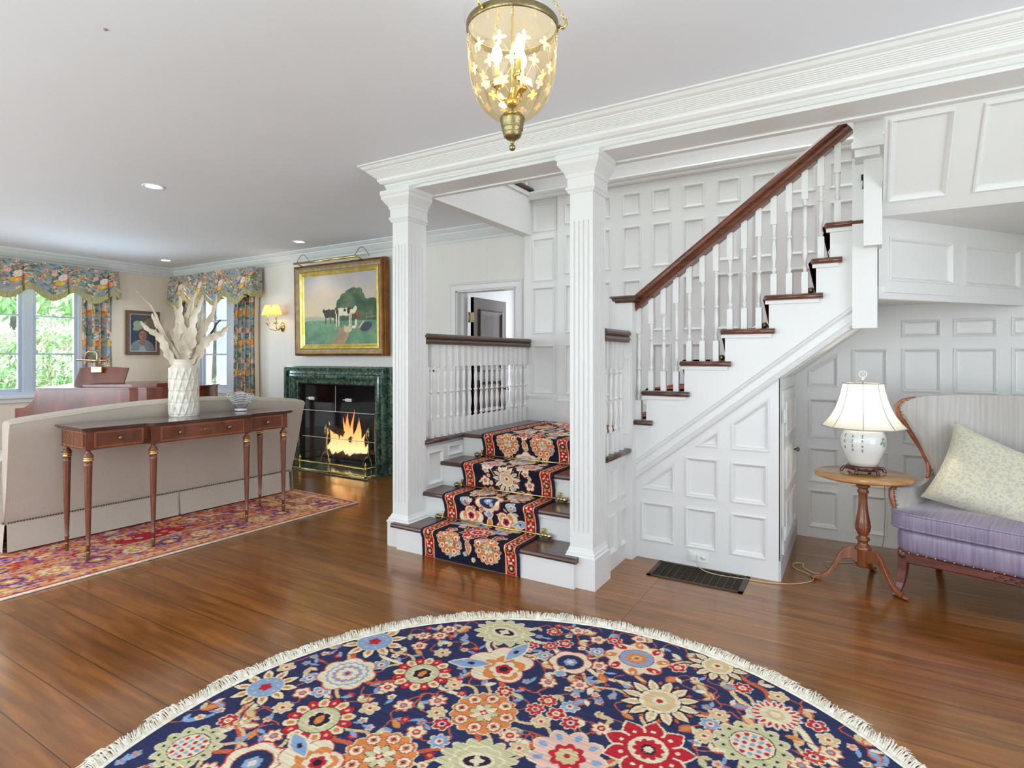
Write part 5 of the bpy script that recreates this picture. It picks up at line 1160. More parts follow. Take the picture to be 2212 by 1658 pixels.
# sofa
so=thing('sofa','oatmeal linen sofa with nailhead trim seen from behind, next to the console','sofa',(-4.79,1.52,.011),math.radians(-2.35))
b=B(); LY=2.14
def ztop(t): return .872+.078*sin(pi*t)**1.0+.004
nv=30; prof_n=12; G=[]
for i in range(nv+1):
    t=i/nv; zt=ztop(t); row=[]
    flare=lambda z:(t-.5)*2*(.03*(z/.9))
    sect=[(0,.20),(.045,.36),(.10,.56),(.150,zt-.10),(.178,zt-.02),(.172,zt+.004),(.155,zt+.014),(.11,zt+.016),(.06,zt+.012),(.03,zt-.01),(.0,.60),(-.06,.40),(-.12,.20)]
    edge=min(t,1-t)*LY
    for x,z in sect: row.append((x,t*LY+flare(z),z-(.012 if edge<.02 else 0)))
    G.append(row)
b.grid(np.array(G).transpose(1,0,2)); 
for i in (0,nv): b.add(G[i],[tuple(range(len(G[i])))])
part('back',b,M['sofa'],so)
b=B(); b.tube([(.176,t*LY+(t-.5)*2*.03,ztop(t)-.012) for t in np.linspace(0,1,30)],.004,6); b.tube([(x,0-.003-(.03*z/.9),z) for x,z in ((0,.2),(.045,.36),(.10,.56),(.150,.78),(.178,.86))],.004,6); b.tube([(x,LY+.003+(.03*z/.9),z) for x,z in ((0,.2),(.045,.36),(.10,.56),(.150,.78),(.178,.86))],.004,6); part('piping',b,M['sofal'],so)
b=B(); b.box(-.92,-.05,.0,LY,.20,.36); part('seat_base',b,M['sofa'],so)
for k in range(3):
    b=B(); y0=.16+k*.61; c=[( -.88,-.10)]; n=8
    G=np.array([[(-.90+.78*u,y0+.60*v,.36+.14*(1-(2*u-1)**8)*(1-(2*v-1)**8)**.5+.02*sin(pi*u)*sin(pi*v)) for u in np.linspace(0,1,14)] for v in np.linspace(0,1,14)]); b.grid(G); part('seat_cushion',b,M['sofa'],so)
for y0,y1 in ((-.03,.14),(LY-.14,LY+.03)):
    b=B(); pr=[]
    ym=(y0+y1)/2; 
    for k in range(14): a=pi*k/13; pr.append((ym+.10*cos(a),.55+.09*sin(a)))
    pr=[(y1,.20)]+pr+[(y0,.20)]
    b.prism(pr,lambda y,z:(-.93,y,z),lambda y,z:(-.02,y,z)); part('arm',b,M['sofa'],so)
# skirt with kick pleats
b=B()
def sk(y0,y1,x): 
    G=np.array([[(x+.006*sin(pi*v)*(.3)+.012*(1-u),y0+(y1-y0)*v,.012+.19*u) for v in np.linspace(0,1,10)] for u in np.linspace(0,1,4)]); b.grid(G)
sk(0.0,1.085,.010); sk(1.10,LY-.02,.010); b.box(-.004,.004,1.06,1.12,.015,.20)
for y in (-.012,LY+.012):
    G=np.array([[(.016-.94*v,y+(.008*sin(8*v))*(1-u)-(.012*(1-u) if y<0 else -.012*(1-u)),.012+.19*u) for v in np.linspace(0,1,24)] for u in np.linspace(0,1,4)]); b.grid(G)
G=np.array([[(-.935,LY*v,.012+.19*u) for v in np.linspace(0,1,24)] for u in np.linspace(0,1,3)]); b.grid(G); part('skirt',b,M['sofa'],so)
b=B(); 
for k in range(132): b.sphere((.014,.008+k*.0161,.202),.0066,n=5,sx=.6)
for k in range(20): b.sphere((.004-k*.0161,-.016,.202),.0066,n=5,sy=.6)
o=part('nailhead_trim',b,M['nail'],so); 

# console table
co=thing('console_table','long mahogany console table with fluted brass-collared legs behind the sofa','console table',(-4.31,2.45,.011),math.radians(-2.35))
CT=.845; xb=-.205; xf=.170; xc=.222; hy=.725; cy=.335
b=B(); ol=[(xb-.02,-hy-.03),(xf+.030,-hy-.03),(xf+.030,-cy-.05),(xc+.028,-cy-.015),(xc+.028,cy+.015),(xf+.030,cy+.05),(xf+.030,hy+.03),(xb-.02,hy+.03)]
b.prism(ol,lambda x,y:(x,y,CT-.014),lambda x,y:(x,y,CT)); b.prism(inset(ol,.008),lambda x,y:(x,y,CT-.022),lambda x,y:(x,y,CT-.014)); part('top',b,M['consoletop'],co)
b=B(); ol2=[(xb,-hy),(xf,-hy),(xf,-cy-.028),(xc,-cy-.028),(xc,cy+.028),(xf,cy+.028),(xf,hy),(xb,hy)]
b.prism(ol2,lambda x,y:(x,y,CT-.142),lambda x,y:(x,y,CT-.022)); 
for z in (CT-.142,): b.prism(inset(ol2,-.003),lambda x,y:(x,y,z),lambda x,y:(x,y,z+.006))
part('apron',b,M['console'],co)
# end panel banding
b=B(); b.sweep([(xb+.05,-hy-.0005,CT-.125),(xf-.05,-hy-.0005,CT-.125),(xf-.05,-hy-.0005,CT-.038),(xb+.05,-hy-.0005,CT-.038)],[(0,0),(.008,0),(.008,.002),(0,.002)],up=(0,-1,0),closed=True); part('end_banding',b,M['inlay'],co)
for y0,y1,x,kn in ((-hy+.045,-cy-.055,xf,[0]),(-cy+.03,cy-.03,xc,[-.6,.6]),(cy+.055,hy-.045,xf,[0])):
    b=B(); b.box(x-.002,x+.004,y0,y1,CT-.132,CT-.030,1); b.box(x-.001,x+.0048,y0+.012,y1-.012,CT-.122,CT-.040,0); d=part('drawer',b,[M['console'],M['inlay']],co)
    ym=(y0+y1)/2
    for q in kn:
        yy=ym+q*(y1-y0)/2*.98 if kn!=[0] else ym
        b=B(); b.lathe([(.006,0),(.005,.008),(.012,.012),(.0155,.017),(.013,.022),(.006,.024),(0,.0245)],14,(x+.004,yy,CT-.081),ax='x'); o=part('knob',b,M['brassd'],d)
    if len(kn)==2:
        b=B(); b.lathe([(.006,0),(.006,.003),(0,.003)],10,(x+.004,ym,CT-.078),ax='x'); 
        for sg in (-1,1): b.tube([(x+.005,ym,CT-.078),(x+.005,ym+sg*.016,CT-.073),(x+.005,ym+sg*.030,CT-.082),(x+.005,ym+sg*.042,CT-.078)],[.002,.003,.0025,.001],5)
        part('keyhole_mount',b,M['gold_inlay'],d)
def cleg():
    b=B(); b.box(-.021,.021,-.021,.021,.700,.822); 
    for sx_ in (-1,1):
        b.box(sx_*.021-.001,sx_*.021+.001,-.012,.012,.722,.80); b.box(-.012,.012,sx_*.021-.001,sx_*.021+.001,.722,.80)
    b.lathe([(.014,.700),(.012,.690),(.020,.678),(.028,.664),(.029,.656),(.024,.650)],18)
    b.lathe([(.0225,.630),(.0225,.60),(.0150,.22),(.0110,.105),(.0135,.100),(.0135,.094),(.0105,.088),(.0102,.058)],32,fl=.07,nf=8); return b
lg=None; ringd=footd=None
for x,y in ((xb+.022,-hy+.022),(xb+.022,hy-.022),(xf-.0225,-hy+.022),(xf-.0225,hy-.022),(xc-.022,-cy-.006),(xc-.022,cy+.006)):
    if lg is None:
        o=part('leg',cleg(),M['console'],co); lg=o.data; b=B(); b.lathe([(.024,.628),(.029,.631),(.029,.639),(.025,.642),(.025,.645),(.0285,.648),(.0285,.653),(.024,.656)],18); r=part('brass_collar',b,M['brass'],o); ringd=r.data
        b=B(); b.lathe([(.0095,.001),(.0105,.01),(.0115,.05),(.0125,.058),(0,.060)],14); f_=part('brass_foot',b,M['brassd'],o); footd=f_.data
    else:
        o=link('leg',lg,co); link('brass_collar',ringd,o); link('brass_foot',footd,o)
    o.location=(x,y,0)

# vase with fronds
va=(-4.41,2.47,.857)
t=thing('vase','tall cream ceramic vase with diamond-faceted sides standing on the console','vase',va)
nz,nt_=110,132; G=[]
for j in range(nz+1):
    z=.43*j/nz; row=[]
    R0=.100
    if z>.365: R0=.100-.028*min(1,(z-.365)/.03)
    if z>.40: R0=.072+.004*((z-.40)/.03)
    for i in range(nt_+1):
        a=2*pi*i/nt_; d=0
        if .01<z<.365:
            tier=(z-.01)/.0888; k=int(tier); tt=tier-k; cell=(a/(2*pi)*14+(.5 if k%2 else 0))%1*2-1
            e=abs(cell)-(1-tt)*.95; d=.0055*math.exp(-(e/.20)**2)-.0045*(1 if e<-.25 else 0)*sin(pi*tt)
            d-=.004*math.exp(-((tt-.0)/.06)**2)
        row.append(((R0+d)*cos(a),(R0+d)*sin(a),z))
    G.append(row)
b=B(); b.grid(np.array(G)); b.lathe([(.07,.43),(.064,.426),(.062,.36),(0,.355)],24,caps=False); b.lathe([(0,.001),(.1,.001)],24,caps=False); part('body',b,M['ceramic'],t)
tips=[((-4.62,2.24,1.806),'thin long bleached frond reaching furthest up left from the vase'),((-4.574,2.327,1.637),'bleached frond second up the left side of the vase, crossing the portrait'),((-4.548,2.225,1.567),'pale frond bending low to the left over the portrait'),((-4.402,2.546,1.817),'bleached frond rising tallest beside the middle'),((-4.206,2.489,1.772),'broad bleached frond leaning to the upper right from the vase'),((-4.201,2.609,1.775),'wavy bleached frond behind the broad right-leaning one'),((-4.019,2.602,1.532),'bleached frond reaching furthest right from the vase'),((-4.321,2.72,1.598),'thin dark dried frond on the right side'),((-4.227,2.36,1.476),'short pale frond standing in the middle front of the vase'),((-4.333,2.471,1.728),'upright bleached frond in the centre of the vase'),((-4.36,2.40,1.76),'bleached frond just right of the centre'),((-4.55,2.38,1.55),'short bleached frond low on the left'),((-4.47,2.44,1.70),'bleached frond between the left fronds and the middle'),((-4.27,2.56,1.66),'bleached frond low on the right behind the crystal bowl side'),((-4.40,2.43,1.58),'short curling frond at the centre of the bunch')]
for k,(tp,lab) in enumerate(tips):
    base=Vector((va[0]+RNG.uniform(-.03,.03),va[1]+RNG.uniform(-.03,.03),1.20)); tp=Vector(tp); n=22; b=B(); W=.043 if k not in (0,7) else .017
    L_=(tp-base).length; side=Vector((.857,.515,0)); up=(tp-base).normalized(); sd=(side-up*side.dot(up)).normalized(); nn=up.cross(sd); G=[]
    bow=[.05,-.02,.05,-.03,.02,-.05,.06,.03,.0,-.02,.03,.04,.02,.03,-.02][k]
    for i in range(n+1):
        q=i/n; c=base.lerp(tp,q)+Vector((0,0,bow*sin(pi*q)))+sd*.012*sin(q*11+k); wd=W*(.35+.65*sin(pi*min(1,q*.95+.05))**.7)*(1-.55*q)
        e1=wd*(1+.28*sin(i*2.1+k)); e2=wd*(1+.28*sin(i*1.9+k+2)); G.append([c-sd*e1,c-sd*e1*.5+nn*.006,c+nn*.009,c+sd*e2*.5+nn*.005,c+sd*e2])
    GG=np.array([[tuple(p) for p in r] for r in G]); b.grid(GG); G2=GG.copy()-np.array(nn)*.003; b.grid(G2)
    tag(part('dried_frond',b,M['frondd'] if k==7 else M['frond']),lab,'dried frond','dried fronds in the cream vase')
# crystal bowl
t=thing('crystal_bowl','clear ribbed crystal bowl with wavy rim on the right end of the console','bowl',(-4.40,2.935,.857))
def bowl(sc_,mtl,nm):
    G=[]
    pr=[(.0,.004),(.046,.0),(.050,.012),(.044,.022),(.060,.045),(.078,.070),(.093,.095),(.106,.118),(.118,.138)]
    fine=[]
    for (r0,z0),(r1,z1) in zip(pr[:-1],pr[1:]):
        for q in np.linspace(0,1,5)[:-1]: fine.append((r0+(r1-r0)*q,z0+(z1-z0)*q))
    fine.append(pr[-1])
    for r,z in fine:
        row=[]
        for i in range(61):
            a=2*pi*i/60; k=max(0,(z-.045)/.093); rr=r*sc_*(1+.03*sin(z*420)*(z>.05)); row.append((rr*cos(a),rr*sin(a)*.86,z+k*.016*cos(2*a+.6)+k*.006*sin(6*a)))
        G.append(row)
    b=B(); b.grid(np.array(G)); return b
b=bowl(1,None,''); b2=bowl(.93,None,''); b2.v=[(x,y,z+.006) for x,y,z in b2.v]; b.add(b2.v,b2.f,0,True); part('bowl_wall',b,M['crystal'],t)
b=B()
for z,r in ((.066,.076),(.084,.087),(.102,.098),(.120,.110),(.136,.119)):
    k=(z-.045)/.093; b.tube([(r*cos(a),r*sin(a)*.86,z+k*.016*cos(2*a+.6)+k*.006*sin(6*a)) for a in np.linspace(0,2*pi,61)[:-1]],.0026,5,closed=True)
b.lathe([(.050,.004),(.052,.012),(.046,.020)],24,caps=False,sy=.9); part('cut_rib',b,M['crystal2'],t)

# piano
pn=thing('grand_piano','red-brown grand piano with folded lid standing behind the sofa','piano',(-6.9,3.1,0))
out=[(-7.12,2.30),(-6.90,2.43),(-6.55,2.65),(-6.22,2.86),(-6.02,3.08),(-5.97,3.34),(-6.04,3.62),(-6.20,3.84),(-6.42,3.97),(-6.68,3.98),(-6.95,3.85),(-7.4,3.62),(-7.95,3.32)]
def smooth(pts,n=4):
    o=[]; m_=len(pts)
    for i in range(m_-1):
        p0,p1,p2,p3=[np.array(pts[max(0,min(m_-1,i+k))]) for k in (-1,0,1,2)]
        for q in np.linspace(0,1,n,endpoint=False): o.append(tuple(.5*((2*p1)+(-p0+p2)*q+(2*p0-5*p1+4*p2-p3)*q*q+(-p0+3*p1-3*p2+p3)*q**3)))
    o.append(tuple(pts[-1])); return o
os_=smooth(out[1:]); full=os_
b=B(); b.prism(full,lambda x,y:(x,y,.66),lambda x,y:(x,y,.985)); 
# keyboard arms with curved cheeks
dk=Vector((.866,.5,0)); A0=Vector((-7.22,2.23,0))
for bx_,by_ in ((-6.90,2.43),(-7.86,3.27)):
    P0=Vector((bx_,by_,0)); ov=[(0,.985),(.0,.66),(-.22,.66),(-.22,.80),(-.13,.81),(-.07,.85),(-.03,.90),(-.02,.955),(-.02,.985)]
    sd=Vector((.5,-.866,0))*-.02 if by_<3 else Vector((.5,-.866,0))*.02
    b.prism(ov,lambda u,z:tuple(P0+dk*u+Vector((0,0,z))),lambda u,z:tuple(P0+dk*u+sd*3+Vector((0,0,z))))
part('case',b,M['piano'],pn,True)
b=B(); lid=inset(full,-.015); b.prism(lid,lambda x,y:(x,y,.987),lambda x,y:(x,y,1.003)); part('lid',b,M['piano'],pn,True)
b=B(); fp=[(-6.62,2.70),(-6.18,2.94),(-6.06,3.12),(-6.03,3.34),(-6.30,3.55),(-6.95,3.10)]
def zf(x,y): return 1.012+.028*max(0,(y-2.7))
b.prism(fp,lambda x,y:(x,y,zf(x,y)),lambda x,y:(x,y,zf(x,y)+.016)); b.prism(inset(fp,.01),lambda x,y:(x,y,1.003),lambda x,y:(x,y,zf(x,y))); part('folded_lid',b,M['piano'],pn,True)
b=B(); D0=Vector((-7.02,2.81,1.0)); D1=Vector((-6.57,3.07,1.0)); dv=(D1-D0).normalized(); nn=Vector((-dv.y,dv.x,0)); P=[]
for q in np.linspace(0,1,12): P.append((q*.52-.0,.185+.014*sin(pi*q)))
poly=[(-.03,0),(.49,0)]+[(u+.02*(0) ,z) for u,z in P[::-1]]
b.prism(poly,lambda u,z:tuple(D0+dv*(u*1.0)+nn*(.25*z)+Vector((0,0,z+.005))),lambda u,z:tuple(D0+dv*u+nn*(.25*z+.014)+Vector((0,0,z+.005)))); part('music_desk',b,M['piano'],pn,True)
for x,y in ((-6.5,2.78),(-7.62,3.28),(-6.5,3.75)):
    b=B(); b.lathe([(.05,.66),(.05,.60),(.035,.56),(.042,.5),(.045,.42),(.03,.12),(.038,.09),(.022,.06),(.022,.0)],14,(x,y,0)); part('leg',b,M['piano'],pn,True)
ln=thing('piano_lamp','slim brass piano lamp clipped on the music desk','lamp',(-6.80,2.93,1.15))
b=B(); b.tube([(-7.10,2.84,1.272),(-6.82,3.00,1.268)],.009,8); part('lamp_head',b,M['brass'],ln,True)
b=B(); b.tube([(-6.86,2.93,1.19),(-6.86,2.93,1.345),(-6.875,2.92,1.358),(-6.93,2.89,1.362),(-6.955,2.875,1.352),(-6.96,2.87,1.28)],.008,8); part('swing_arm',b,M['brass'],ln,True)
b=B(); b.bar((-6.895,2.90,1.175),(-6.80,2.955,1.175),.03,.055); part('clamp',b,M['brass'],ln,True)

# ================================================================== HALL
# round rug
RC=(-.817,1.306); RR=1.288
rg=thing('round_rug','large round navy oriental rug with flowers and ivory fringe in the foreground','rug',(RC[0],RC[1],0))
D=2*RR+.02; cv=Canvas(D,D,.0042,NAVY,RC[0]-D/2,RC[1]-D/2)
big=[('green',-1.418,2.293,.145,0),('bluehalf',-1.877,1.915,.15,.8),('creamros',-1.783,1.662,.125,.3),('redcream',-1.521,1.82,.135,0),('lotus',-1.286,2.042,.15,-.6),('orange',-1.162,1.735,.135,.2),('oval',-1.04,2.211,.10,.3),('redblue',-.81,2.385,.15,.2),('leafy',-.635,2.133,.145,0),('leafy',-.50,2.50,.12,0),('stripe',-.252,2.266,.10,0),('dotted',-.299,2.051,.135,0),('splay',-.589,1.851,.145,.3),('pink',-.804,1.684,.14,.2),('green',-1.042,1.516,.13,.5),('orange',-1.324,1.371,.135,.2),('redcream',-1.642,1.40,.14,.3),('bluehalf',-1.985,1.43,.13,.5),('oval',-1.648,1.139,.11,0),('lotus',-1.50,1.23,.12,.6),
('creamros',-.02,1.85,.12,0),('redblue',-.30,1.72,.13,0),('leafy',.12,1.5,.13,0),('dotted',-1.9,1.08,.12,0),('stripe',-.55,1.55,.11,0),('orange',-.25,1.35,.13,0),('lotus',-.80,1.30,.14,.9),('redcream',-1.15,1.1,.13,0),('pink',-.5,1.15,.13,0),('green',.1,1.1,.13,0),('leafy',-1.5,.85,.13,0),('splay',-.85,.9,.13,0),('oval',-.2,.95,.11,0),('creamros',-1.15,.7,.12,0),('redblue',-.5,.65,.13,0),('dotted',-1.75,.62,.12,0),('orange',-1.3,.4,.13,0),('stripe',-.85,.4,.11,0),('leafy',-.2,.5,.13,0)]
# flower stems first
R=np.random.RandomState(21)
for i,(k,x,y,r,a) in enumerate(big):
    ds=sorted([(math.hypot(x-q[1],y-q[2]),j) for j,q in enumerate(big) if j>i])[:2]
    for d_,j in ds:
        if d_<.62: cv.curve((x,y),(big[j][1],big[j][2]),R.uniform(-.25,.25),.020 if (i+j)%3 else .024,RUST if (i+j)%2 else CREAM,.03); cv.curve((x,y),(big[j][1],big[j][2]),R.uniform(-.25,.25),.013,TAN,.05)
pts=[]
for k in range(9000):
    x=RC[0]+R.uniform(-1,1)*RR; y=RC[1]+R.uniform(-1,1)*RR
    if math.hypot(x-RC[0],y-RC[1])>RR-.03: continue
    if any(math.hypot(x-q[1],y-q[2])<q[3]*.92+.024 for q in big): continue
    if any(math.hypot(x-p[0],y-p[1])<p[2] for p in pts): continue
    j=len(pts); 
    if j%3==0: pts.append((x,y,.066)); sz=.034
    else: pts.append((x,y,.044)); sz=.02
    if j%3==0: cv.curve((x,y),(x+R.uniform(-.12,.12),y+R.uniform(-.12,.12)),.4,.006,RUST,.05); smallflower(cv,x,y,sz,j)
    elif j%3==1:
        a=R.uniform(0,6.3); cv.curve((x,y),(x+.07*cos(a+2),y+.07*sin(a+2)),.5,.005,RUST); cv.leaf(x,y,.06,.013,a,[CREAM,LBLUE,GRN,ORNG,TAN][j%5],RUST if j%2 else None); cv.leaf(x,y,.045,.010,a+1.1,[TAN,GRN,LBLUE,CREAM][j%4])
    else:
        a=R.uniform(0,6.3); cv.lay(x,y,.019,5,.3,a,[CREAM,RED,LBLUE,PINK][j%4]); cv.lay(x,y,.009,4,.2,a,[RED,CREAM,ORNG][j%3]); cv.leaf(x+.015,y,.05,.008,a,[RUST,TAN,LBLUE][j%3])
for k,x,y,r,a in big: mot(cv,k,x,y,r*.90,a)
X,Y=cv.X,cv.Y; P=np.zeros((cv.ny,cv.nx,3)); P[...,0]=X; P[...,1]=Y; P[...,2]=.011+.0006*np.sin(X*40)*np.sin(Y*37)
colmesh('woven_field',P,cv.C,M['rug'],rg,mask=(np.hypot(X-RC[0],Y-RC[1])<RR+.004),world=True)
b=B(); b.lathe([(RR-.004,.011),(RR-.001,.0145),(RR+.010,.0145),(RR+.016,.010),(RR+.016,.001)],240,caps=False); b.lathe([(0,.002),(RR,.002)],120,caps=False); part('cream_selvedge',b,M['fringe'],rg)
b=B(); R=np.random.RandomState(4)
for k in range(2300):
    a=2*pi*k/2300+R.normal(0,.0006); lean=.35*sin(a*9)+.5*sin(a*31+1)+R.normal(0,.22); l=R.uniform(.060,.080)+.012*sin(a*43+2*sin(a*7)); w_=R.uniform(.0020,.0036); n=5
    G=[]
    for i in range(n+1):
        q=i/n; r=RR+.010+l*q; aa=a+lean*.045*q*q; z=.0115+.019*sin(pi*min(1,q*1.1))*R.uniform(.5,1.4)-.008*q; ww=w_*(1-.6*q)
        c=Vector((r*cos(aa),r*sin(aa),max(.002,z))); tt=Vector((-sin(aa),cos(aa),0)); G.append([c-tt*ww,c+Vector((0,0,ww*1.4)),c+tt*ww])
    b.grid(np.array([[tuple(p) for p in r] for r in G]))
o=part('fringe',b,M['fringe'],rg); o['kind']='stuff'

# tripod table
tt=thing('tripod_table','small round maple tripod table holding the lamp, left of the settee','table',(.03,3.90,0))
b=B(); b.lathe([(0,.606),(.235,.606),(.250,.612),(.254,.619),(.250,.627),(.240,.631),(0,.631)],48,sx=1.0,sy=1.0); part('table_top',b,M['tabletop'],tt)
b=B(); b.lathe([(.06,.606),(.045,.596),(.022,.588),(.020,.575),(.034,.562),(.038,.556),(.028,.548),(.024,.538),(.030,.530),(.031,.522),(.024,.515),(.022,.48),(.026,.42),(.036,.36),(.041,.325),(.038,.30),(.028,.28),(.020,.268),(.034,.258),(.037,.250),(.028,.240),(.025,.228),(.032,.216),(.043,.205),(.045,.195),(.038,.185),(.037,.10),(.034,.092),(0,.09)],28); part('pedestal',b,M['tripod'],tt)
for a in (math.radians(200),math.radians(318),math.radians(78)):
    b=B(); c=[(.03,.15),(.07,.172),(.105,.165),(.135,.13),(.160,.08),(.190,.038),(.225,.018),(.262,.014)]; th=[.036,.034,.030,.024,.020,.015,.012,.011]
    vs=[]; 
    for (r,z),h_ in zip(c,th):
        for s_,u in ((-1,-1),(1,-1),(1,1),(-1,1)): vs.append((r*cos(a)-s_*.013*sin(a)*1.0,r*sin(a)+s_*.013*cos(a),max(.001,z+u*h_*(1 if u>0 else 1.1)) if r<.19 else max(.001,z+u*h_)))
    n=len(c); fs=[(i*4+k,i*4+(k+1)%4,(i+1)*4+(k+1)%4,(i+1)*4+k) for i in range(n-1) for k in range(4)]+[(0,1,2,3),tuple((n-1)*4+k for k in range(4))]
    b.add(vs,fs,0,False); b.sphere((.262*cos(a),.262*sin(a),.013),.020,sz=.62); o=part('leg',b,M['tripod'],tt)
    md=o.modifiers.new('soft','BEVEL'); md.width=.004; md.segments=2
# lamp
lp=thing('table_lamp','white porcelain jar lamp with a white bell shade on the tripod table','lamp',(.03,3.90,.6312))
b=B(); b.lathe([(.078,.022),(.084,.028),(.088,.040),(.080,.048),(0,.048)],24)
for k in range(6):
    a=k*pi/3+.2; b.tube([(.075*cos(a),.075*sin(a),.034),(.100*cos(a),.100*sin(a),.030),(.110*cos(a),.110*sin(a),.014),(.108*cos(a),.108*sin(a),.008)],[.010,.010,.009,.011],8)
part('carved_stand',b,M['stand'],lp)
b=B(); b.lathe([(0,.048),(.076,.049),(.082,.075),(.100,.115),(.114,.155),(.1175,.185),(.114,.215),(.100,.245),(.078,.264),(.064,.270),(.062,.276),(.069,.279),(.070,.285),(.066,.290),(0,.291)],40); part('ginger_jar',b,M['jar'],lp)
# brushed characters: three columns on the front left, a leaf spray to the right
view=math.atan2(-3.90,-.03)
def jr(z): return float(np.interp(z,[.075,.115,.155,.185,.215,.245],[.082,.100,.114,.1175,.114,.100]))
b=B(); R=np.random.RandomState(3)
STK=[[((-1,1),(1,1)),((0,1.4),(0,-1)),((-1,-1),(1,-.9)),((-.8,.1),(.8,.1))],[((-1,.4),(1,.5)),((0,1.2),(-1,-1.2)),((0,.3),(1,-1.2))],[((-1,.9),(-.2,.5)),((.2,1),(.3,-1)),((-.9,-.2),(.9,0)),((-.9,-1),(-.1,-.4))],[((-.9,1),(.9,1)),((-.9,0),(.9,.1)),((-1,-1),(1,-1)),((0,1),(0,-1))]]
for ci,(da,zs_) in enumerate(((-.88,(.222,.19,.155)),(-.46,(.222,.196,.168,.143)),(-.02,(.222,.196,.168,.143)))):
    for cj,z in enumerate(zs_):
        for (p,q) in STK[(ci*2+cj)%4]:
            pp=[]
            for s_ in np.linspace(0,1,4):
                u=(p[0]+(q[0]-p[0])*s_)*.0062; v=z+(p[1]+(q[1]-p[1])*s_)*.0075; r=jr(v)+.0006; a=view+da+u/r; pp.append((r*cos(a),r*sin(a),v))
            b.tube(pp,.0010,4)
part('brushed_character',b,M['ink'],lp)
b=B()
for k in range(26):
    z=.193+R.normal(0,.013); a=view+1.02+R.normal(0,.09); r=jr(z)+.0008; c=Vector((r*cos(a),r*sin(a),z)); n=Vector((cos(a),sin(a),0)); t_=Vector((-sin(a),cos(a),0)); an=R.uniform(0,6.3); u=(t_*cos(an)+Vector((0,0,1))*sin(an)); v=n.cross(u)
    b.add([c-u*.008,c+v*.004+n*.0003,c+u*.008,c-v*.004+n*.0003],[(0,1,2,3)])
part('painted_leaf_spray',b,M['green_leaf'],lp)
# bell shade with eight panels
G=[]; prof=[(.212,.268),(.190,.292),(.163,.330),(.140,.375),(.122,.425),(.110,.475),(.102,.520)]
def shp(a,r):
    k=(a/(pi/4))%1*2-1; return r*(cos(pi/8)/cos(k*pi/8)*.55+.45) - r*.02*(1-k*k)
zz=np.linspace(.268,.520,22); rr_=np.interp(zz,[p[1] for p in prof],[p[0] for p in prof])
for z,r in zip(zz,rr_): G.append([(shp(a,r)*cos(a),shp(a,r)*sin(a),z) for a in np.linspace(0,2*pi,97)])
b=B(); b.grid(np.array(G)); part('lamp_shade',b,M['shade'],lp)
b=B()
for z,r in ((.268,.2135),(.520,.1035)): b.tube([(shp(a,r)*cos(a),shp(a,r)*sin(a),z) for a in np.linspace(0,2*pi,65)[:-1]],.0036,6,closed=True)
for k in range(8):
    a=k*pi/4; b.tube([(shp(a+.001,r)*cos(a)*1.006,shp(a+.001,r)*sin(a)*1.006,z) for z,r in zip(zz,rr_)],.0022,5)
part('shade_trim',b,M['shadeb'],lp)
b=B(); b.tube([(0,0,.290),(0,0,.528)],.004,8); 
for sg in (-1,1): b.tube([(0,0,.31),(sg*.05,0,.36),(sg*.055,0,.44),(0,0,.52)],.0025,6)
for k in range(3): a=k*2*pi/3; b.tube([(0,0,.520),(.10*cos(a),.10*sin(a),.518)],.002,5)
part('harp',b,M['brass'],lp)
b=B(); b.tube([(.020*cos(a),0.0,.573+.020*sin(a)) for a in np.linspace(0,2*pi,25)[:-1]],.0022,6,closed=True)
for k in range(4): a=k*pi/2; b.tube([(.010*cos(a)+.008*cos(q),0,.573+.010*sin(a)+.008*sin(q)) for q in np.linspace(0,2*pi,13)[:-1]],.0016,5,closed=True)
b.lathe([(.005,.540),(.008,.546),(.004,.552)],10); v=[]; 
ca,sa=cos(view+pi/2),sin(view+pi/2); b.v=[(x*ca,x*sa+y,z) if abs(y)<.003 else (x,y,z) for x,y,z in b.v]; part('finial',b,M['jar'],lp)
b=B(); b.sphere((0,0,.40),.026,sz=1.2); part('bulb',b,M['bulb'],lp)
point('table_lamp_light',(.03,3.90,.6312+.40),10,(1,.88,.66),.03)
# lamp cord
b=B(); pts=[(-.866,3.636,.066),(-.850,3.61,.040),(-.80,3.585,.010),(-.70,3.57,.004),(-.55,3.585,.004),(-.42,3.60,.004),(-.30,3.66,.004),(-.22,3.77,.004),(-.25,3.86,.006),(-.33,3.93,.004),(-.34,4.02,.004),(-.29,4.03,.008),(-.28,3.95,.009),(-.20,3.90,.004),(-.14,4.00,.004),(-.17,4.14,.004),(-.06,4.20,.004),(.06,4.30,.004),(.13,4.25,.10),(.145,4.12,.35),(.135,4.06,.58),(.10,4.02,.632),(.08,3.98,.638)]
b.tube(smooth(pts,6),.0028,6); lc=part('lamp_cord',b,M['cord']); tag(lc,'ivory lamp cord running from the low outlet across the floor to the table','cord')
b=B(); b.box(-.880,-.852,3.614,3.6375,.052,.080); part('plug',b,M['jar'],lc)

# settee
ST=Vector((.183,3.79,0)); sa_=math.radians(-18.7)
se=thing('settee','lavender silk wing-back settee with carved red wood frame at the right edge','settee',(ST.x,ST.y,0),sa_)
LW=1.36; DP=.60
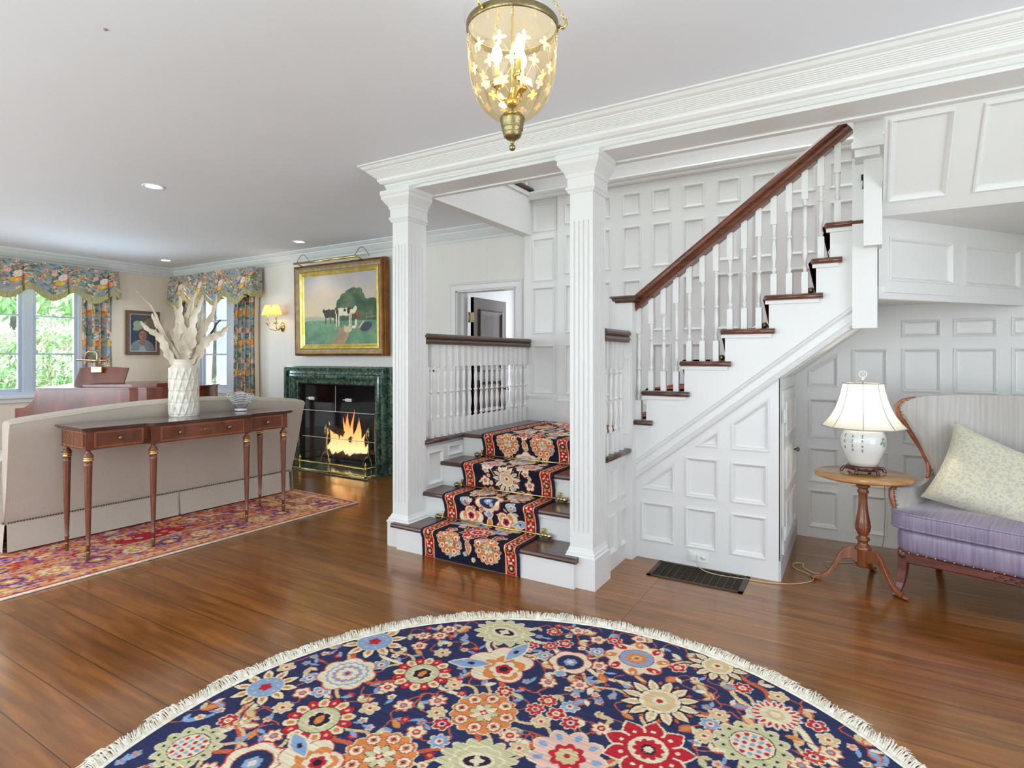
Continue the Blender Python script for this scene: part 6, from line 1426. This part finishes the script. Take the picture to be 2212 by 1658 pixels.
# legs (sabre)
def sleg(x,y,dx,dy,nm='leg',top=.255):
    b=B(); pth=[(0,top),(0,.20),(.002,.14),(.010,.07),(.030,.0)]; hw=[.028,.027,.025,.021,.019]; vs=[]
    for (o_,z),h_ in zip(pth,hw):
        for s_,u in ((-1,-1),(1,-1),(1,1),(-1,1)): vs.append((x+dx*o_+s_*h_*.8,y+dy*o_+u*h_,z+.001))
    n=len(pth); b.add(vs,[(i*4+k,i*4+(k+1)%4,(i+1)*4+(k+1)%4,(i+1)*4+k) for i in range(n-1) for k in range(4)]+[(0,1,2,3),tuple((n-1)*4+k for k in range(4))])
    if dy<0: b.lathe([(.018,0),(.018,-.003),(.010,-.004),(.010,-.007),(0,-.008)],16,(x,y-.029,.225),ax='y'); 
    o=part(nm,b,M['settwood'],se); md=o.modifiers.new('soft','BEVEL'); md.width=.004; md.segments=2
sleg(.03,.03,-.9,-1.0); sleg(LW-.03,.03,.9,-1); sleg(.09,DP-.06,-1,1.6); sleg(LW-.09,DP-.06,1,1.6)
b=B(); 
for k in range(1):
    P=[(.055,0),(LW/2,0),(LW-.055,0)]
n=40; top=[];bot=[]
G=[]
for i in range(n+1):
    u=.05+(LW-.10)*i/n; q=abs(2*i/n-1); zb_=.198-.012*q**3
    G.append([(u,-.005,zb_),(u,-.012,zb_+.006),(u,-.012,.238),(u,-.004,.248),(u,.03,.248),(u,.03,zb_)])
for i in range(n):
    pass
GG=np.array(G); b.grid(np.concatenate([GG,GG[:,:1]],1),0,False)
for k in range(26): 
    u=LW/2+(k-12.5)*.020; b.lathe([(0,-.008),(.008,-.004),(.010,0)],8,(u,-.012,.220+(.006 if k%2 else -.006)),ax='y',sx=1.2,sy=.6)
b.box(.02,.05,.03,DP-.05,.20,.245); b.box(LW-.05,LW-.02,.03,DP-.05,.20,.245); part('carved_rail',b,M['settwood'],se)
def pillowbox(b,x0,x1,y0,y1,z0,z1,rd,nx=40,ny=14,crown=.0,pw=10,bulge=.02):
    """soft upholstered block"""
    rows=[]; prof=[]
    for k in range(9): a=-pi/2+pi*k/8; prof.append((cos(a),sin(a)))
    hz=(z1-z0)/2; zc=(z0+z1)/2; per=[]
    N_=72
    for i in range(N_): 
        a=2*pi*i/N_; c_,s_=cos(a),sin(a); e=.22
        per.append((math.copysign(abs(c_)**e,c_),math.copysign(abs(s_)**e,s_)))
    cx,cy_=(x0+x1)/2,(y0+y1)/2; hx,hy_=(x1-x0)/2,(y1-y0)/2; ring=[]
    for (cc,ss) in prof:
        r_=rd*(1-abs(cc)**.6) ; ring.append([(cx+px*(hx-r_),cy_+py*(hy_-r_),zc+hz*math.copysign(abs(ss)**.55,ss)) for px,py in per])
    top=[[(cx+(px-0)*(hx-rd)*f,cy_+py*(hy_-rd)*f,z1+crown*(1-f*f)) for px,py in per] for f in (.93,.8,.6,.4,.2,.02)]
    allr=ring+top; G=np.array([[*r,r[0]] for r in allr]); b.grid(G)
b=B(); pillowbox(b,-.010,LW+.010,-.030,DP-.08,.244,.372,.03,bulge=.02); part('seat_deck',b,M['silk'],se)
b=B(); 
for k in range(34): b.sphere((.03+k*(LW-.06)/33,-.030,.252),.0062,n=6)
part('nailhead_trim',b,M['nailb'],se)
b=B(); pillowbox(b,-.035,LW+.035,-.045,DP-.10,.370,.462,.012,crown=.035,bulge=.02); part('seat_cushion',b,M['silk'],se)
b=B()
for z in (.380,.456):
    pth=[]
    for i in range(72):
        a=2*pi*i/72; e=.22; px=math.copysign(abs(cos(a))**e,cos(a)); py=math.copysign(abs(sin(a))**e,sin(a)); pth.append((LW/2+px*(LW/2+.035),(DP-.145)/2+py*((DP-.055)/2),z))
    b.tube(pth,.0045,6,closed=True)
part('cushion_piping',b,M['silk'],se)
# wrap-around back: one continuous shell, arms flowing into wings
def edge(s):
    """front edge of the shell on the left side, s 0 (arm front, low) .. 1 (top middle): u, v, z"""
    K=[(0,-.008,.050,.465),(.06,-.022,.050,.52),(.10,-.024,.056,.562),(.13,-.012,.075,.575),(.20,.020,.16,.566),(.28,.045,.28,.562),(.34,.058,.36,.580),(.38,.066,.405,.615),(.44,.055,.425,.68),(.52,.030,.40,.76),(.62,-.015,.32,.88),(.70,-.045,.255,.965),(.76,-.052,.235,1.015),(.81,-.030,.250,1.050),(.87,.05,.33,1.078),(.93,.20,.45,1.088),(1.0,LW/2,.50,1.092)]
    return [float(np.interp(s,[k[0] for k in K],[k[j] for k in K])) for j in (1,2,3)]
ss=np.linspace(0,1,90); E_=[edge(s) for s in ss]
# inner surface: from edge to the seat back line
def innerpt(s,t):
    u,v,z=edge(s); 
    # anchor on the seat/back junction
    ua=float(np.interp(s,[0,.2,.35,.6,.8,1],[.03,.05,.075,.11,.22,LW/2])); va=float(np.interp(s,[0,.2,.35,.6,.8,1],[.07,.22,.40,.46,.475,.475])); za=.455
    bow=sin(pi*t)*.03
    return (u+(ua-u)*t+bow*.3,v+(va-v)*t+bow*.6,z+(za-z)*t)
def shell(mirror):
    G=np.array([[innerpt(s,t) for t in np.linspace(0,1,14)] for s in ss]); 
    if mirror: G[...,0]=LW-G[...,0]
    return G
b=B(); b.grid(shell(False)); b.grid(shell(True)); part('inside_back',b,M['silkb'],se)
# outside back: offset copy of the inside, closed along the edge, with a panel down to the rail
b=B()
for mir in (False,True):
    G=[]
    for s in ss:
        off=(-.034*(1-s)**.5-.002,.034*s+.014)
        row=[edge(s)]+[(p[0]+off[0],p[1]+off[1],p[2]) for p in (innerpt(s,t) for t in np.linspace(0,1,10))]
        l=row[-1]; row.append((l[0],l[1],.25)); G.append(row)
    G=np.array(G)
    if mir: G[...,0]=LW-G[...,0]
    b.grid(G)
part('outside_back',b,M['silkb'],se)
for mir in (False,True):
    f=(lambda u:LW-u) if mir else (lambda u:u)
    for lo_,hi in ((.0,.125),(.36,.85)):
        b=B(); pp=[edge(s) for s in np.linspace(lo_,hi,40)]; b.tube([(f(u-.012),v-.002,z) for u,v,z in pp],[.004+.011*sin(pi*min(1,max(0,i/39*.9+.08)))**.5 for i in range(40)],8)
        part('arm_edge' if lo_==0 else 'wing_edge',b,M['settedge'],se)
b=B()
for s in list(np.linspace(.02,.11,5))+list(np.linspace(.385,.82,19)): 
    u,v,z=edge(s); b.sphere((u+.006,v-.006,z),.0062,n=6); b.sphere((LW-u-.006,v-.006,z),.0062,n=6)
part('wing_nailheads',b,M['nailb'],se)
# pillow
pw=thing('throw_pillow','pale cream-green brocade pillow leaning on the settee back','pillow',(ST.x,ST.y,0),sa_)
def pil(w,h,t):
    n=30; G=[[],[]]
    for sgn in (0,1):
        for j in range(n+1):
            row=[]
            for i in range(n+1):
                a=2*i/n-1; c=2*j/n-1; pin=1-.10*(1-abs(a)**2)*abs(c)**3*0; d=max(0,(1-a**4)*(1-c**4))**.55
                ex=1-.075*(1-c*c)*0; x=a*w/2*(1-.09*(1-c*c)); z=c*h/2*(1-(.30 if c>0 else .10)*(1-abs(a)**1.3)); row.append((x,(t/2)*d*(-1 if sgn==0 else 1),z))
            G[sgn].append(row)
    return [np.array(g) for g in G]
b=B()
Mx=Matrix.Translation((.455,.24,.655))@Matrix.Rotation(math.radians(-24),4,'X')@Matrix.Rotation(math.radians(14),4,'Y')
for g in pil(.68,.47,.17):
    q=np.array([[tuple(Mx@Vector(tuple(p))) for p in r] for r in g]); b.grid(q)
part('pillow_body',b,M['brocade'],pw)

# lantern
LC=Vector((-.90,1.50,0)); lt=thing('bell_jar_lantern','amber etched glass bell jar lantern with brass mounts hanging over the round rug','lantern',(LC.x,LC.y,2.0))
k0=1.749/1240
gp=[(.034,2.022),(.045,2.025),(.064,2.037),(.084,2.053),(.104,2.080),(.1165,2.108),(.1245,2.138),(.131,2.175),(.1345,2.215),(.136,2.26),(.1365,2.30)]
zz=np.linspace(2.022,2.30,44); rr_=np.interp(zz,[p[1] for p in gp],[p[0] for p in gp])
b=B(); b.lathe([(r,z-2.0) for r,z in zip(rr_,zz)],64,caps=False); part('glass_bell',b,M['amber'],lt)
b=B(); b.lathe([(.1375,.302),(.142,.315),(.148,.335),(.150,.345)],64,caps=False); part('glass_lip',b,M['winglass'],lt)
b=B(); b.lathe([(.136,.288),(.1395,.290),(.1405,.296),(.1395,.304),(.1405,.310),(.1385,.312),(.136,.310)],64,caps=False); part('brass_band',b,M['brassd'],lt)
def gr(z): return float(np.interp(z,[p[1] for p in gp],[p[0] for p in gp]))
b=B()
def onglass(a,z,off=.0008): r=gr(z)+off; return Vector((r*cos(a),r*sin(a),z-2.0))
def petal(a,z,an,l,w_):
    c=onglass(a,z); pts=[]; r=gr(z)
    for i in range(10):
        q=2*pi*i/10; u=l*(.5+.5*cos(q)); v=w_*sin(q); uu=u*cos(an)-v*sin(an); vv=u*sin(an)+v*cos(an); pts.append(onglass(a+uu/r,z+vv,.0010))
    b.add(pts,[tuple(range(10))],0)
NC=12
nodes={}
for row,z in enumerate((2.265,2.205,2.150,2.098)):
    for k in range(NC):
        a=2*pi*(k+(.5 if row%2 else 0))/NC; nodes[(row,k)]=(a,z)
        if row>=1 or True:
            s_=.85 if row==0 else 1
            if row>=1:
                for q in range(4): petal(a,z,pi/2*q,.0235*(1-.10*row),.0058)
for row in range(3):
    for k in range(NC):
        a,z=nodes[(row,k)]
        for dk_ in (0,1) if row%2 else (-1,0):
            a2,z2=nodes[(row+1,(k+dk_)%NC)]; d=(a2-a+pi)%(2*pi)-pi
            b.tube([onglass(a+d*q,z+(z2-z)*q) for q in np.linspace(0.12,.88,7)],.0007,4)
for k in range(NC):
    a,z=nodes[(0,k)]
    for j in range(3): b.sphere(tuple(onglass(a,z+.004+j*.0085,0)),.0034-.0005*j,n=6)
part('etched_pattern',b,M['etch'],lt)
b=B(); b.lathe([(.030,.040),(.037,.030),(.039,.024),(.036,.018),(.034,.004),(.032,-.004),(.033,-.008),(.028,-.012),(.029,-.016),(.026,-.028),(.016,-.036),(.010,-.038),(.006,-.044),(.004,-.052),(.009,-.056),(.010,-.062),(.006,-.069),(0,-.070)],32); part('bottom_cup',b,M['brassd'],lt)
b=B(); b.tube([(0,0,.02),(0,0,.60)],.004,8); b.lathe([(.0,.060),(.012,.062),(.022,.075),(.018,.085),(.012,.10),(.008,.12)],16); part('stem',b,M['brass'],lt)
for k in range(3):
    a=math.radians(-35+120*k); cx,cy_=.048*cos(a),.048*sin(a); zc=.155 if k!=2 else .165
    b=B(); b.tube([(.010*cos(a),.010*sin(a),.09),(.030*cos(a),.030*sin(a),.085),(.046*cos(a),.046*sin(a),.10),(cx,cy_,.125)],.0035,7); b.lathe([(.004,.122),(.016,.130),(.021,.138),(.018,.139),(.008,.134),(.008,.150)],16,(cx,cy_,0)); ar=part('candle_arm',b,M['brass'],lt)
    b=B(); b.lathe([(.0075,.148),(.0075,.195),(0,.196)],12,(cx,cy_,0)); part('candle_sleeve',b,M['candle'],ar)
    b=B(); b.lathe([(.005,.196),(.014,.210),(.017,.224),(.012,.242),(.003,.262),(0,.264)],14,(cx,cy_,0)); part('flame_bulb',b,M['bulb'],ar)
    point('lantern_light',(LC.x+cx,LC.y+cy_,2.228),3.0,(1,.86,.60),.012)
for k in range(3):
    a=math.radians(31+30+120*k-36); c=Vector((.142*cos(a),.142*sin(a),.300)); o_=Vector((cos(a),sin(a),0))
    b=B(); b.tube([c,c+o_*.012+Vector((0,0,-.006)),c+o_*.022+Vector((0,0,.006)),c+o_*.020+Vector((0,0,.020)),c+o_*.012+Vector((0,0,.024))],[.006,.006,.005,.004,.003],8); part('hook',b,M['brass'],lt)
    b=B(); e0=c+o_*.020+Vector((0,0,.020)); e1=Vector((.015*cos(a),.015*sin(a),.56)); nl=17
    for i in range(nl):
        p=e0.lerp(e1,(i+.5)/nl); d=(e1-e0).normalized(); l=(e1-e0).length/nl*.62; u=(o_ if i%2 else Vector((-sin(a),cos(a),0))); u=(u-d*u.dot(d)).normalized()
        b.tube([p+d*l*cos(q)+u*.0042*sin(q) for q in np.linspace(0,2*pi,11)[:-1]],.0011,5,closed=True)
    part('chain',b,M['brass'],lt)
b=B(); b.lathe([(.02,.545),(.028,.555),(.028,.565),(.01,.575),(.008,.60)],20); b.lathe([(.01,.595),(.05,.605),(.058,.618),(.058,.6195)],28); part('ceiling_canopy',b,M['brass'],lt)
